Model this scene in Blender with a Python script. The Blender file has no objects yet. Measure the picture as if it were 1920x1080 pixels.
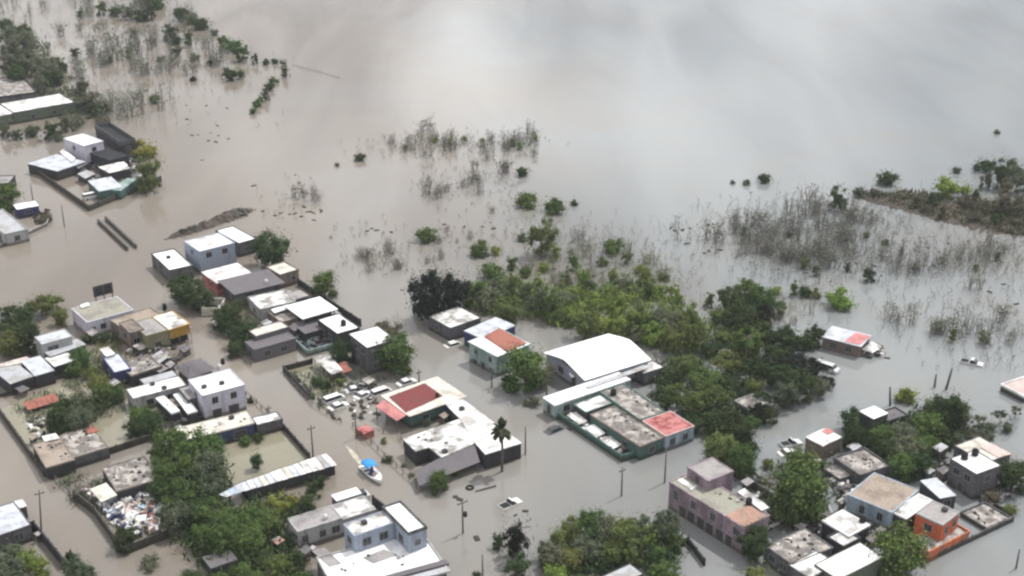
import bpy, bmesh, math, random
import numpy as np
from mathutils import Vector, Matrix
random.seed(7)
RNG = np.random.default_rng(11)
S = bpy.context.scene
COL = S.collection
PI = math.pi
# ---------------------------------------------------------------- camera
FPX, CAMH, PITCH = 2450.0, 115.0, math.radians(23.8)
cam = bpy.data.cameras.new('camera')
cam.sensor_width = 36.0
cam.lens = 36.0 * FPX / 1920.0
cam.clip_start, cam.clip_end = 1.0, 12000.0
camo = bpy.data.objects.new('camera', cam)
camo.location = (0, 0, CAMH)
camo.rotation_euler = (PI / 2 - PITCH, 0, 0)
COL.objects.link(camo)
S.camera = camo
# ---------------------------------------------------------------- sky, sun, exposure
SUN_EL, SUN_AZ = math.radians(60), math.radians(40)      # azimuth measured from +X towards +Y
world = bpy.data.worlds.new('World')
S.world = world
world.use_nodes = True
wn, wl = world.node_tree.nodes, world.node_tree.links
wn.clear()
def wnode(t, **k):
    n = wn.new(t)
    for a, b in k.items():
        if a.startswith('i_'):
            n.inputs[int(a[2:])].default_value = b
        else:
            setattr(n, a, b)
    return n
sky = wnode('ShaderNodeTexSky', sky_type='NISHITA', sun_disc=False, sun_elevation=SUN_EL,
            sun_rotation=PI / 2 - SUN_AZ, air_density=1.0, dust_density=2.0, ozone_density=1.0)
tc = wnode('ShaderNodeTexCoord')
sep = wnode('ShaderNodeSeparateXYZ')
wl.new(tc.outputs['Generated'], sep.inputs[0])
zc = wnode('ShaderNodeMath', operation='MAXIMUM', i_1=0.0); wl.new(sep.outputs[2], zc.inputs[0])
za = wnode('ShaderNodeMath', operation='ADD', i_1=0.15); wl.new(zc.outputs[0], za.inputs[0])
dx = wnode('ShaderNodeMath', operation='DIVIDE'); wl.new(sep.outputs[0], dx.inputs[0]); wl.new(za.outputs[0], dx.inputs[1])
dy = wnode('ShaderNodeMath', operation='DIVIDE'); wl.new(sep.outputs[1], dy.inputs[0]); wl.new(za.outputs[0], dy.inputs[1])
cmb = wnode('ShaderNodeCombineXYZ', i_2=83.3)
wl.new(dx.outputs[0], cmb.inputs[0]); wl.new(dy.outputs[0], cmb.inputs[1])
cn = wnode('ShaderNodeTexNoise'); cn.inputs['Scale'].default_value = 1.9
cn.inputs['Detail'].default_value = 4.0; cn.inputs['Roughness'].default_value = 0.5
wl.new(cmb.outputs[0], cn.inputs['Vector'])
cr = wnode('ShaderNodeValToRGB')
cr.color_ramp.elements[0].position = 0.30; cr.color_ramp.elements[0].color = (0, 0, 0, 1)
cr.color_ramp.elements[1].position = 0.55; cr.color_ramp.elements[1].color = (1, 1, 1, 1)
wl.new(cn.outputs[0], cr.inputs[0])
mix = wnode('ShaderNodeMix', data_type='RGBA')
wl.new(cr.outputs[0], mix.inputs['Factor'])
wl.new(sky.outputs[0], mix.inputs['A'])
cn2 = wnode('ShaderNodeTexNoise'); cn2.inputs['Scale'].default_value = 2.6; cn2.inputs['Detail'].default_value = 5.0
wl.new(cmb.outputs[0], cn2.inputs['Vector'])
cb = wnode('ShaderNodeValToRGB')          # grey cloud bases to sunlit white tops, in the sky texture's own units / 16
cb.color_ramp.elements[0].position = 0.40; cb.color_ramp.elements[0].color = (.24, .25, .27, 1)
cb.color_ramp.elements[1].position = 0.60; cb.color_ramp.elements[1].color = (1, 1, 1, 1)
wl.new(cn2.outputs[0], cb.inputs[0])
cs = wnode('ShaderNodeVectorMath', operation='SCALE'); cs.inputs['Scale'].default_value = 24.0
wl.new(cb.outputs[0], cs.inputs[0]); wl.new(cs.outputs[0], mix.inputs['B'])
bg = wnode('ShaderNodeBackground'); bg.inputs['Strength'].default_value = 0.1
wl.new(mix.outputs['Result'], bg.inputs['Color'])
wo = wnode('ShaderNodeOutputWorld'); wl.new(bg.outputs[0], wo.inputs[0])
sl = bpy.data.lights.new('sun', 'SUN')
sl.energy, sl.angle, sl.color = 5.0, math.radians(0.6), (1.0, 0.975, 0.94)
so = bpy.data.objects.new('sun', sl)
sd = Vector((math.cos(SUN_EL) * math.cos(SUN_AZ), math.cos(SUN_EL) * math.sin(SUN_AZ), math.sin(SUN_EL)))
so.rotation_euler = (-sd).to_track_quat('-Z', 'Y').to_euler()
so.location = (0, 200, 300)
COL.objects.link(so)
S.view_settings.view_transform = 'Standard'
S.view_settings.look = 'None'
S.view_settings.exposure = -0.15
S.view_settings.gamma = 1.0
S.view_settings.use_curve_mapping = False
S.render.engine = 'CYCLES'
S.cycles.filter_width = 2.4
S.cycles.max_bounces = 6
S.cycles.diffuse_bounces = 3
S.cycles.transparent_max_bounces = 6
# ---------------------------------------------------------------- picture <-> place
SP, CP = math.sin(PITCH), math.cos(PITCH)
def P(px, py, z=0.0):
    """the point of the place at height z seen at pixel px, py of the photograph"""
    a, b = (px - 960) / FPX, (540 - py) / FPX
    d = Vector((a, CP + b * SP, -SP + b * CP))
    t = (z - CAMH) / d.z
    return Vector((d.x * t, d.y * t, z))
def mpp(px, py):
    """metres per photograph pixel, across the line of sight"""
    p = P(px, py)
    return (p.y * CP + CAMH * SP) / FPX
# ---------------------------------------------------------------- materials
MATS = {}
def srgb(c):
    return tuple(((x / 255) / 12.92 if x / 255 <= 0.04045 else ((x / 255 + 0.055) / 1.055) ** 2.4) for x in c)
def mat(name, col, rough=0.85, var=0.18, stain=None, amt=0.5, scale=0.35, metal=0.0, spec=0.3):
    wet = 'wall' in name
    """procedural surface: base colour, broad wear, fine grain, optional stains of a second colour, optional ribs"""
    if name in MATS: return MATS[name]
    m = bpy.data.materials.new(name); m.use_nodes = True
    n, l = m.node_tree.nodes, m.node_tree.links
    b = n['Principled BSDF']
    b.inputs['Roughness'].default_value = rough
    b.inputs['Metallic'].default_value = metal
    b.inputs['Specular IOR Level'].default_value = spec
    g = n.new('ShaderNodeNewGeometry')
    n1 = n.new('ShaderNodeTexNoise'); n1.inputs['Scale'].default_value = scale; n1.inputs['Detail'].default_value = 6
    n2 = n.new('ShaderNodeTexNoise'); n2.inputs['Scale'].default_value = 2.7; n2.inputs['Detail'].default_value = 3
    l.new(g.outputs['Position'], n2.inputs['Vector'])
    if wet:      # rain streaks run down a wall
        mp = n.new('ShaderNodeMapping'); mp.inputs['Scale'].default_value = (2.2, 2.2, 0.35)
        l.new(g.outputs['Position'], mp.inputs['Vector']); l.new(mp.outputs[0], n1.inputs['Vector'])
    else: l.new(g.outputs['Position'], n1.inputs['Vector'])
    mr = n.new('ShaderNodeMapRange'); mr.inputs[1].default_value = 0.3; mr.inputs[2].default_value = 0.7
    mr.inputs[3].default_value = 1 - var * 1.5; mr.inputs[4].default_value = 1 + var * 0.7
    l.new(n2.outputs[0], mr.inputs[0])
    mx = n.new('ShaderNodeMix'); mx.data_type = 'RGBA'
    mx.inputs['A'].default_value = (*col, 1)
    st = stain if stain else tuple(x * (1 - var) for x in col)
    mx.inputs['B'].default_value = (*st, 1)
    rp = n.new('ShaderNodeMapRange'); a = amt if stain else 0.5
    rp.inputs[1].default_value = 0.62 - 0.3 * a; rp.inputs[2].default_value = 0.78 - 0.3 * a
    l.new(n1.outputs[0], rp.inputs[0]); l.new(rp.outputs[0], mx.inputs['Factor'])
    ml = n.new('ShaderNodeMix'); ml.data_type = 'RGBA'; ml.blend_type = 'MULTIPLY'; ml.inputs['Factor'].default_value = 1
    l.new(mx.outputs['Result'], ml.inputs['A'])
    l.new(mr.outputs[0], ml.inputs['B'])
    if wet:  # dark wall foot: tide stain, with the waterline shade put into its colour
        sz = n.new('ShaderNodeSeparateXYZ'); l.new(g.outputs['Position'], sz.inputs[0])
        wa = n.new('ShaderNodeMath'); wa.operation = 'MULTIPLY_ADD'; wa.inputs[1].default_value = -0.7; l.new(n1.outputs[0], wa.inputs[0]); l.new(sz.outputs[2], wa.inputs[2])
        wr = n.new('ShaderNodeMapRange'); wr.inputs[1].default_value = 0.2; wr.inputs[2].default_value = 0.5; wr.inputs[3].default_value = 1; wr.inputs[4].default_value = 0
        l.new(wa.outputs[0], wr.inputs[0])
        wm = n.new('ShaderNodeMix'); wm.data_type = 'RGBA'; l.new(wr.outputs[0], wm.inputs['Factor']); l.new(ml.outputs['Result'], wm.inputs['A'])
        wm.inputs['B'].default_value = (col[0] * .3 + .02, col[1] * .28 + .017, col[2] * .25 + .012, 1)
        l.new(wm.outputs['Result'], b.inputs['Base Color'])
    else: l.new(ml.outputs['Result'], b.inputs['Base Color'])
    bp = n.new('ShaderNodeBump'); bp.inputs['Strength'].default_value = 0.25; bp.inputs['Distance'].default_value = 0.05
    l.new(n2.outputs[0], bp.inputs['Height']); l.new(bp.outputs[0], b.inputs['Normal'])
    MATS[name] = m
    return m
def leafmat():
    m = bpy.data.materials.new('leaves'); m.use_nodes = True
    n, l = m.node_tree.nodes, m.node_tree.links
    b = n['Principled BSDF']; out = n['Material Output']
    oi = n.new('ShaderNodeObjectInfo'); g = n.new('ShaderNodeNewGeometry')
    tcn = n.new('ShaderNodeTexCoord')
    nz = n.new('ShaderNodeTexNoise'); nz.inputs['Scale'].default_value = 1.6; nz.inputs['Detail'].default_value = 3
    l.new(g.outputs['Position'], nz.inputs['Vector'])
    wnz = n.new('ShaderNodeTexWhiteNoise'); wnz.noise_dimensions = '1D'
    l.new(g.outputs['Random Per Island'], wnz.inputs['W'])
    h = n.new('ShaderNodeHueSaturation')
    mr = n.new('ShaderNodeMapRange'); mr.inputs[1].default_value = 0.3; mr.inputs[2].default_value = 0.7
    mr.inputs[3].default_value = 0.65; mr.inputs[4].default_value = 1.4
    l.new(nz.outputs[0], mr.inputs[0])
    m2 = n.new('ShaderNodeMapRange'); m2.inputs[3].default_value = 0.6; m2.inputs[4].default_value = 1.45
    l.new(wnz.outputs['Value'], m2.inputs[0])
    mm = n.new('ShaderNodeMath'); mm.operation = 'MULTIPLY'; l.new(mr.outputs[0], mm.inputs[0]); l.new(m2.outputs[0], mm.inputs[1])
    l.new(mm.outputs[0], h.inputs['Value'])
    m3 = n.new('ShaderNodeMapRange'); m3.inputs[3].default_value = 0.485; m3.inputs[4].default_value = 0.515
    l.new(oi.outputs['Random'], m3.inputs[0]); l.new(m3.outputs[0], h.inputs['Hue'])
    l.new(oi.outputs['Color'], h.inputs['Color'])
    l.new(h.outputs[0], b.inputs['Base Color'])
    b.inputs['Roughness'].default_value = 0.8; b.inputs['Specular IOR Level'].default_value = 0.06
    tr = n.new('ShaderNodeBsdfTranslucent'); l.new(h.outputs[0], tr.inputs[0])
    ms = n.new('ShaderNodeMixShader'); ms.inputs[0].default_value = 0.18
    l.new(b.outputs[0], ms.inputs[1]); l.new(tr.outputs[0], ms.inputs[2]); l.new(ms.outputs[0], out.inputs[0])
    return m
LEAF = leafmat()
M_BARK = mat('bark', (0.13, 0.105, 0.085), 0.95)
M_TWIG = mat('bare twig', (0.2, 0.18, 0.16), 0.95)
M_WHITE = mat('white roof paint', (0.74, 0.74, 0.745), 0.75, 0.1, (0.55, 0.54, 0.525), 0.45)
M_WHITE2 = mat('worn white roof', (0.66, 0.65, 0.645), 0.8, 0.15, (0.36, 0.345, 0.33), 0.55, 0.45)
M_STAIN = mat('stained white roof', (0.66, 0.65, 0.63), 0.85, 0.2, (0.22, 0.21, 0.2), 0.62, 0.35)
M_STAIN2 = mat('blackened grey roof', (0.36, 0.33, 0.305), 0.9, 0.3, (0.15, 0.135, 0.125), 0.75, 0.6)
M_ZINC = mat('pale sheet metal', (0.43, 0.45, 0.49), 0.55, 0.15, (0.3, 0.31, 0.335), 0.45, 0.5, 0.0, 0.4)
M_VOID = mat('shade dark floor', (0.022, 0.023, 0.028), 0.95, 0.2)  # near-black colour stands for the shade inside the open unfinished rooms
M_ZINC2 = mat('dull sheet metal', (0.34, 0.35, 0.37), 0.6, 0.15, (0.26, 0.25, 0.24), 0.5, 0.4)
M_GREY = mat('grey concrete roof', (0.27, 0.255, 0.25), 0.9, 0.15, (0.18, 0.17, 0.17), 0.5, 0.3)
M_SLATE = mat('dark slate roof', (0.115, 0.105, 0.112), 0.85, 0.12, (0.1, 0.095, 0.1), 0.4)
M_OLIVE = mat('olive grey roof', (0.25, 0.245, 0.2), 0.9, 0.15, (0.2, 0.18, 0.16), 0.5)
M_BROWN = mat('brown roof', (0.27, 0.225, 0.185), 0.9, 0.15, (0.2, 0.16, 0.13), 0.5)
M_CREAM = mat('cream roof', (0.53, 0.5, 0.44), 0.85, 0.15, (0.36, 0.33, 0.29), 0.45, 0.5)
M_RED = mat('dark red roof', (0.15, 0.033, 0.033), 0.85, 0.15, (0.12, 0.045, 0.042), 0.45, 0.6)
M_PINK = mat('faded pink roof', (0.44, 0.185, 0.18), 0.8, 0.15, (0.33, 0.13, 0.125), 0.45)
M_PINK2 = mat('blotched pink roof', (0.38, 0.15, 0.14), 0.85, 0.2, (0.21, 0.05, 0.048), 0.5, 0.7)
M_RUST = mat('rust red roof', (0.28, 0.105, 0.075), 0.85, 0.2, (0.19, 0.07, 0.055), 0.5, 0.5)
M_PALEPINK = mat('pale pink roof', (0.47, 0.38, 0.355), 0.85, 0.15)
M_TERRA = mat('terracotta roof', (0.33, 0.2, 0.15), 0.85, 0.18, (0.22, 0.16, 0.13), 0.5)
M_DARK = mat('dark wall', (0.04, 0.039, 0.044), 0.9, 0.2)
M_CONC = mat('grey concrete wall', (0.105, 0.104, 0.112), 0.9, 0.25, (0.06, 0.058, 0.058), 0.5)  # base darkened so that wall shadow sits in the colour
M_CONC2 = mat('pale concrete wall', (0.33, 0.325, 0.325), 0.9, 0.15, (0.2, 0.195, 0.19), 0.4)
M_BLOCK = mat('mossy block wall', (0.07, 0.065, 0.058), 0.95, 0.3, (0.035, 0.037, 0.03), 0.5)
M_LAV = mat('lavender and shaded white wall', (0.5, 0.48, 0.55), 0.85, 0.12, (0.38, 0.365, 0.41), 0.45)  # on the white houses the lavender tint paints in the wall shade
M_WWALL = mat('white wall', (0.68, 0.68, 0.68), 0.85, 0.1)
M_GBLUE = mat('grey blue wall', (0.27, 0.31, 0.38), 0.85, 0.12, (0.2, 0.22, 0.26), 0.4)
M_BLUEW = mat('pale blue wall', (0.33, 0.4, 0.47), 0.85, 0.15, (0.22, 0.27, 0.31), 0.55)
M_NAVY = mat('navy wall', (0.035, 0.042, 0.12), 0.8, 0.15)
M_MAUVE = mat('mauve wall', (0.275, 0.205, 0.245), 0.85, 0.25, (0.17, 0.13, 0.15), 0.6)
M_TEAL = mat('pale teal wall', (0.26, 0.34, 0.32), 0.85, 0.15, (0.17, 0.23, 0.21), 0.55)
M_TEALD = mat('deep teal wall', (0.06, 0.12, 0.105), 0.85, 0.15)
M_YEL = mat('yellow ochre wall', (0.36, 0.215, 0.045), 0.85, 0.15)
M_YELG = mat('olive yellow wall', (0.2, 0.19, 0.11), 0.85, 0.15)
M_ORANGE = mat('orange wall', (0.5, 0.125, 0.05), 0.85, 0.18, (0.36, 0.1, 0.05), 0.5)
M_ORANGE2 = mat('weathered orange wall', (0.5, 0.14, 0.06), 0.85, 0.18, (0.25, 0.12, 0.08), 0.4)
M_TAN = mat('bare block wall', (0.2, 0.165, 0.14), 0.9, 0.2, (0.12, 0.1, 0.09), 0.5)
M_GREENW = mat('grey green wall', (0.1, 0.115, 0.09), 0.9, 0.15)
M_WOOD = mat('weathered wood', (0.16, 0.12, 0.1), 0.9, 0.2)
M_POLE = mat('pole wood', (0.12, 0.105, 0.1), 0.9, 0.15)
M_GLASS = mat('window glass', (0.02, 0.024, 0.03), 0.15, 0.05, spec=0.6)
M_FRAME = mat('window frame', (0.2, 0.195, 0.19), 0.7, 0.05)
M_DOOR = mat('dark door', (0.06, 0.05, 0.05), 0.7, 0.1)
M_TANK = mat('black plastic', (0.012, 0.012, 0.013), 0.45, 0.05)
M_CARW = mat('white car paint', (0.6, 0.59, 0.57), 0.3, 0.03, spec=0.5)
M_CARG = mat('dark car paint', (0.05, 0.055, 0.06), 0.3, 0.05, spec=0.5)
M_CARS = mat('silver car paint', (0.5, 0.5, 0.5), 0.3, 0.05, spec=0.5)
M_RUB = mat('rubber', (0.015, 0.015, 0.015), 0.9, 0.05)
M_EARTH = mat('earth bank', (0.075, 0.06, 0.05), 0.95, 0.3, (0.055, 0.05, 0.042), 0.6, 0.2)
M_BLUE = mat('blue canvas', (0.03, 0.24, 0.6), 0.7, 0.08)
M_SKIN = mat('skin', (0.32, 0.18, 0.12), 0.7, 0.05)
M_CLOTH = mat('dark blue cloth', (0.03, 0.06, 0.2), 0.9, 0.1)
M_HULL = mat('white hull', (0.75, 0.75, 0.75), 0.4, 0.05, spec=0.5)
# ---------------------------------------------------------------- mesh helpers
class MB:
    def __init__(s): s.v, s.f, s.mi = [], [], []
    def add(s, vs, fs, mi=0):
        k = len(s.v); s.v += [tuple(x) for x in vs]; s.f += [tuple(i + k for i in f) for f in fs]; s.mi += [mi] * len(fs)
    def prism(s, bot, top, mi=0):
        n = len(bot)
        fs = [tuple(range(n - 1, -1, -1)), tuple(range(n, 2 * n))]
        fs += [(i, (i + 1) % n, n + (i + 1) % n, n + i) for i in range(n)]
        s.add(list(bot) + list(top), fs, mi)
    def box(s, x0, x1, y0, y1, z0, z1, F=None, mi=0):
        q = [(x0, y0), (x1, y0), (x1, y1), (x0, y1)]
        b = [Vector((x, y, z0)) for x, y in q]; t = [Vector((x, y, z1)) for x, y in q]
        if F: b = [F @ p for p in b]; t = [F @ p for p in t]
        s.prism(b, t, mi)
    def tube(s, pts, rad, n=6, mi=0):
        rings = []
        for i, p in enumerate(pts):
            a = Vector(pts[max(i - 1, 0)]); b = Vector(pts[min(i + 1, len(pts) - 1)])
            d = (b - a).normalized()
            u = d.orthogonal().normalized(); w = d.cross(u)
            r = rad[i] if hasattr(rad, '__len__') else rad
            rings.append([Vector(p) + (u * math.cos(2 * PI * k / n) + w * math.sin(2 * PI * k / n)) * r for k in range(n)])
        vs = [q for r in rings for q in r]
        fs = [(i * n + k, i * n + (k + 1) % n, (i + 1) * n + (k + 1) % n, (i + 1) * n + k) for i in range(len(pts) - 1) for k in range(n)]
        fs += [tuple(range(n - 1, -1, -1)), tuple(range(len(vs) - n, len(vs)))]
        s.add(vs, fs, mi)
    def lathe(s, prof, c=(0, 0, 0), n=14, mi=0):
        vs = [(c[0] + r * math.cos(2 * PI * k / n), c[1] + r * math.sin(2 * PI * k / n), c[2] + z) for r, z in prof for k in range(n)]
        fs = [(i * n + k, i * n + (k + 1) % n, (i + 1) * n + (k + 1) % n, (i + 1) * n + k) for i in range(len(prof) - 1) for k in range(n)]
        fs += [tuple(range(n - 1, -1, -1)), tuple(range(len(vs) - n, len(vs)))]
        s.add(vs, fs, mi)
    def mesh(s, name, mats, smooth=False):
        me = bpy.data.meshes.new(name)
        me.from_pydata(s.v, [], s.f)
        for m in (mats if isinstance(mats, (list, tuple)) else [mats]): me.materials.append(m)
        if any(s.mi): me.polygons.foreach_set('material_index', s.mi)
        if smooth: me.polygons.foreach_set('use_smooth', [True] * len(me.polygons))
        me.update()
        return me
def link(name, me, parent=None, loc=None, rot=None, scale=None):
    o = bpy.data.objects.new(name, me); COL.objects.link(o)
    if parent: o.parent = parent
    if loc is not None: o.location = loc
    if rot is not None: o.rotation_euler = rot
    if scale is not None: o.scale = scale
    return o
def tag(o, label, cat, group=None, kind=None):
    if label: o['label'] = label
    if cat: o['category'] = cat
    if group: o['group'] = group
    if kind: o['kind'] = kind
    return o
def struct(name, me, kind='structure', label=None):
    o = link(name, me); o['kind'] = kind
    if label: o['label'] = label
    return o
def rect(pts, h):
    """squared-up footprint of a roof seen at these pixels, at height h: frame (origin at its near corner) and its two sides"""
    w = [P(x, y, h) for x, y in pts]
    if len(w) == 3: w.append(w[0] + w[2] - w[1])
    sx = sy = 0
    for i in range(4):
        e = w[(i + 1) % 4] - w[i]; a = math.atan2(e.y, e.x); L = e.length
        sx += L * math.cos(4 * a); sy += L * math.sin(4 * a)
    a = math.atan2(sy, sx) / 4
    while a < math.radians(-10): a += PI / 2
    while a >= math.radians(80): a -= PI / 2
    u, v = Vector((math.cos(a), math.sin(a), 0)), Vector((-math.sin(a), math.cos(a), 0))
    us, vs = sorted(p.dot(u) for p in w), sorted(p.dot(v) for p in w)
    u0, u1, v0, v1 = (us[0] + us[1]) / 2, (us[2] + us[3]) / 2, (vs[0] + vs[1]) / 2, (vs[2] + vs[3]) / 2
    o = u * u0 + v * v0
    F = Matrix.Translation((o.x, o.y, 0)) @ Matrix.Rotation(a, 4, 'Z')
    return F, u1 - u0, v1 - v0, a
BASE = -0.9
WIN_CACHE = {}
def win_mesh(w, h, door=False):
    k = (round(w, 2), round(h, 2), door)
    if k not in WIN_CACHE:
        f = MB(); t = 0.09
        f.box(-w/2 - t, -w/2, -0.06, 0.02, -h/2 - t, h/2 + t); f.box(w/2, w/2 + t, -0.06, 0.02, -h/2 - t, h/2 + t)
        f.box(-w/2, w/2, -0.055, 0.02, h/2, h/2 + t); f.box(-w/2, w/2, -0.09, 0.02, -h/2 - t, -h/2)
        p = MB(); p.box(-w/2, w/2, -0.015, 0.02, -h/2, h/2)
        g = MB()
        if not door: g.box(-0.03, 0.03, -0.03, -0.016, -h/2, h/2)
        WIN_CACHE[k] = (f.mesh('window_frame', M_FRAME), p.mesh('window_pane', M_DOOR if door else M_GLASS), g.mesh('mullion', M_FRAME) if g.v else None)
    return WIN_CACHE[k]
class Bld:
    """one building: an Empty at its base that parents walls, roofs, parapets, windows"""
    def __init__(s, name, label, cat='house', group=None):
        s.e = bpy.data.objects.new(name, None); COL.objects.link(s.e); s.set = False
        tag(s.e, label, cat, group)
    def base(s, p):
        if not s.set: s.e.location = (p.x, p.y, 0); s.o = Vector((p.x, p.y, 0)); s.set = True
    def L(s, F): return Matrix.Translation(-s.o) @ F
    def block(s, pts, h, wall, roof, par=0.25, ov=0.06, z0=BASE, win=(), parm=None, wallcut=0.0, rooft=0.16, frame=None):
        F, U, V, a = frame or rect(pts, h)
        s.base(F.translation); G = s.L(F)
        b = MB(); b.box(wallcut, U - wallcut, wallcut, V - wallcut, z0, h - 0.12, G)
        link('wall', b.mesh('wall', wall), s.e)
        r = MB(); r.box(-ov, U + ov, -ov, V + ov, h - rooft, h, G)
        ro = link('roof', r.mesh('roof', roof), s.e)
        if par:
            q = MB(); e = ov + 0.02; t = 0.2
            q.box(-e, U + e, -e, -e + t, h - 0.2, h + par, G); q.box(-e, U + e, V + e - t, V + e, h - 0.2, h + par, G)
            q.box(-e, -e + t, -e + t, V + e - t, h - 0.2, h + par, G); q.box(U + e - t, U + e, -e + t, V + e - t, h - 0.2, h + par, G)
            link('parapet', q.mesh('parapet', parm or wall), s.e)
        for w in win:
            face, t, z = w[0], w[1], w[2]
            ww, hh = (w[3], w[4]) if len(w) > 4 else (1.2, 1.1)
            s.window(F, U, V, face, t, z, ww, hh, len(w) > 5, wallcut)
        return F, U, V, a
    def window(s, F, U, V, face, t, z, ww, hh, door=False, cut=0.0):
        f, p, g = win_mesh(ww, hh, door)
        ang = F.to_euler().z
        if face == 'R': loc = F @ Vector((t * U, cut, z)); rz = ang
        else: loc = F @ Vector((cut, t * V, z)); rz = ang - PI / 2
        fo = link('door_frame' if door else 'window', f, s.e, loc - s.o, (0, 0, rz))
        po = link('door' if door else 'pane', p, fo)
        if g: link('mullion', g, fo)
    def poly(s, pts, h, wall, roof, z0=BASE, par=0.0, parm=None):
        w = [P(x, y, h) for x, y in pts]
        s.base(min(w, key=lambda p: p.y))
        w = [p - s.o for p in w]
        if sum(w[i].x * w[(i+1) % len(w)].y - w[(i+1) % len(w)].x * w[i].y for i in range(len(w))) < 0: w.reverse()
        b = MB(); b.prism([(p.x, p.y, z0) for p in w], [(p.x, p.y, h - 0.15) for p in w]); link('wall', b.mesh('wall', wall), s.e)
        c = sum(w, Vector()) / len(w)
        g = [p + (p - c).normalized() * 0.1 for p in w]
        r = MB(); r.prism([(p.x, p.y, h - 0.18) for p in g], [(p.x, p.y, h) for p in g]); link('roof', r.mesh('roof', roof), s.e)
    def slab(s, pts, m, thick=0.1, name='roof'):
        """a thin roof sheet through pixel corners that each have their own height (px, py, z)"""
        w = [P(*p) for p in pts]
        s.base(min(w, key=lambda p: p.y))
        w = [p - s.o for p in w]
        if sum(w[i].x * w[(i+1) % len(w)].y - w[(i+1) % len(w)].x * w[i].y for i in range(len(w))) < 0: w.reverse()
        r = MB(); r.prism([p - Vector((0, 0, thick)) for p in w], w)
        return link(name, r.mesh(name, m), s.e)
    def sheets(s, pts, n, mats, thick=0.06, jit=0.04, seed=1, name='roof_sheet', flip=False):
        """roof of n separate sheets between edge 0-1 and edge 3-2, each a part"""
        rr = random.Random(seed)
        a, b, c, d = [P(*p) for p in pts]
        if flip: a, b, c, d = b, c, d, a
        s.base(min((a, b, c, d), key=lambda p: p.y))
        for i in range(n):
            t0, t1 = i / n + 0.003, (i + 1) / n - 0.003
            q = [a.lerp(b, t0), a.lerp(b, t1), d.lerp(c, t1), d.lerp(c, t0)]
            dz = rr.uniform(-jit, jit); e = rr.uniform(-0.06, 0.06)
            ax = (q[0] - q[3]).normalized()
            q = [q[0] + ax * e, q[1] + ax * e, q[2], q[3]]
            q = [x - s.o + Vector((0, 0, dz)) for x in q]
            if sum(q[k].x * q[(k+1) % 4].y - q[(k+1) % 4].x * q[k].y for k in range(4)) < 0: q.reverse()
            m = MB(); m.prism([x - Vector((0, 0, thick)) for x in q], q)
            link(name, m.mesh(name, rr.choice(mats)), s.e)
    def posts(s, pts, r=0.07, m=None, name='post'):
        for px, py, z in pts:
            p = P(px, py, z) - s.o
            b = MB(); b.box(p.x - r, p.x + r, p.y - r, p.y + r, BASE, z - 0.05)
            link(name, b.mesh(name, m or M_POLE), s.e)
    def part(s, name, mb, m): return link(name, mb.mesh(name, m), s.e)
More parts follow.
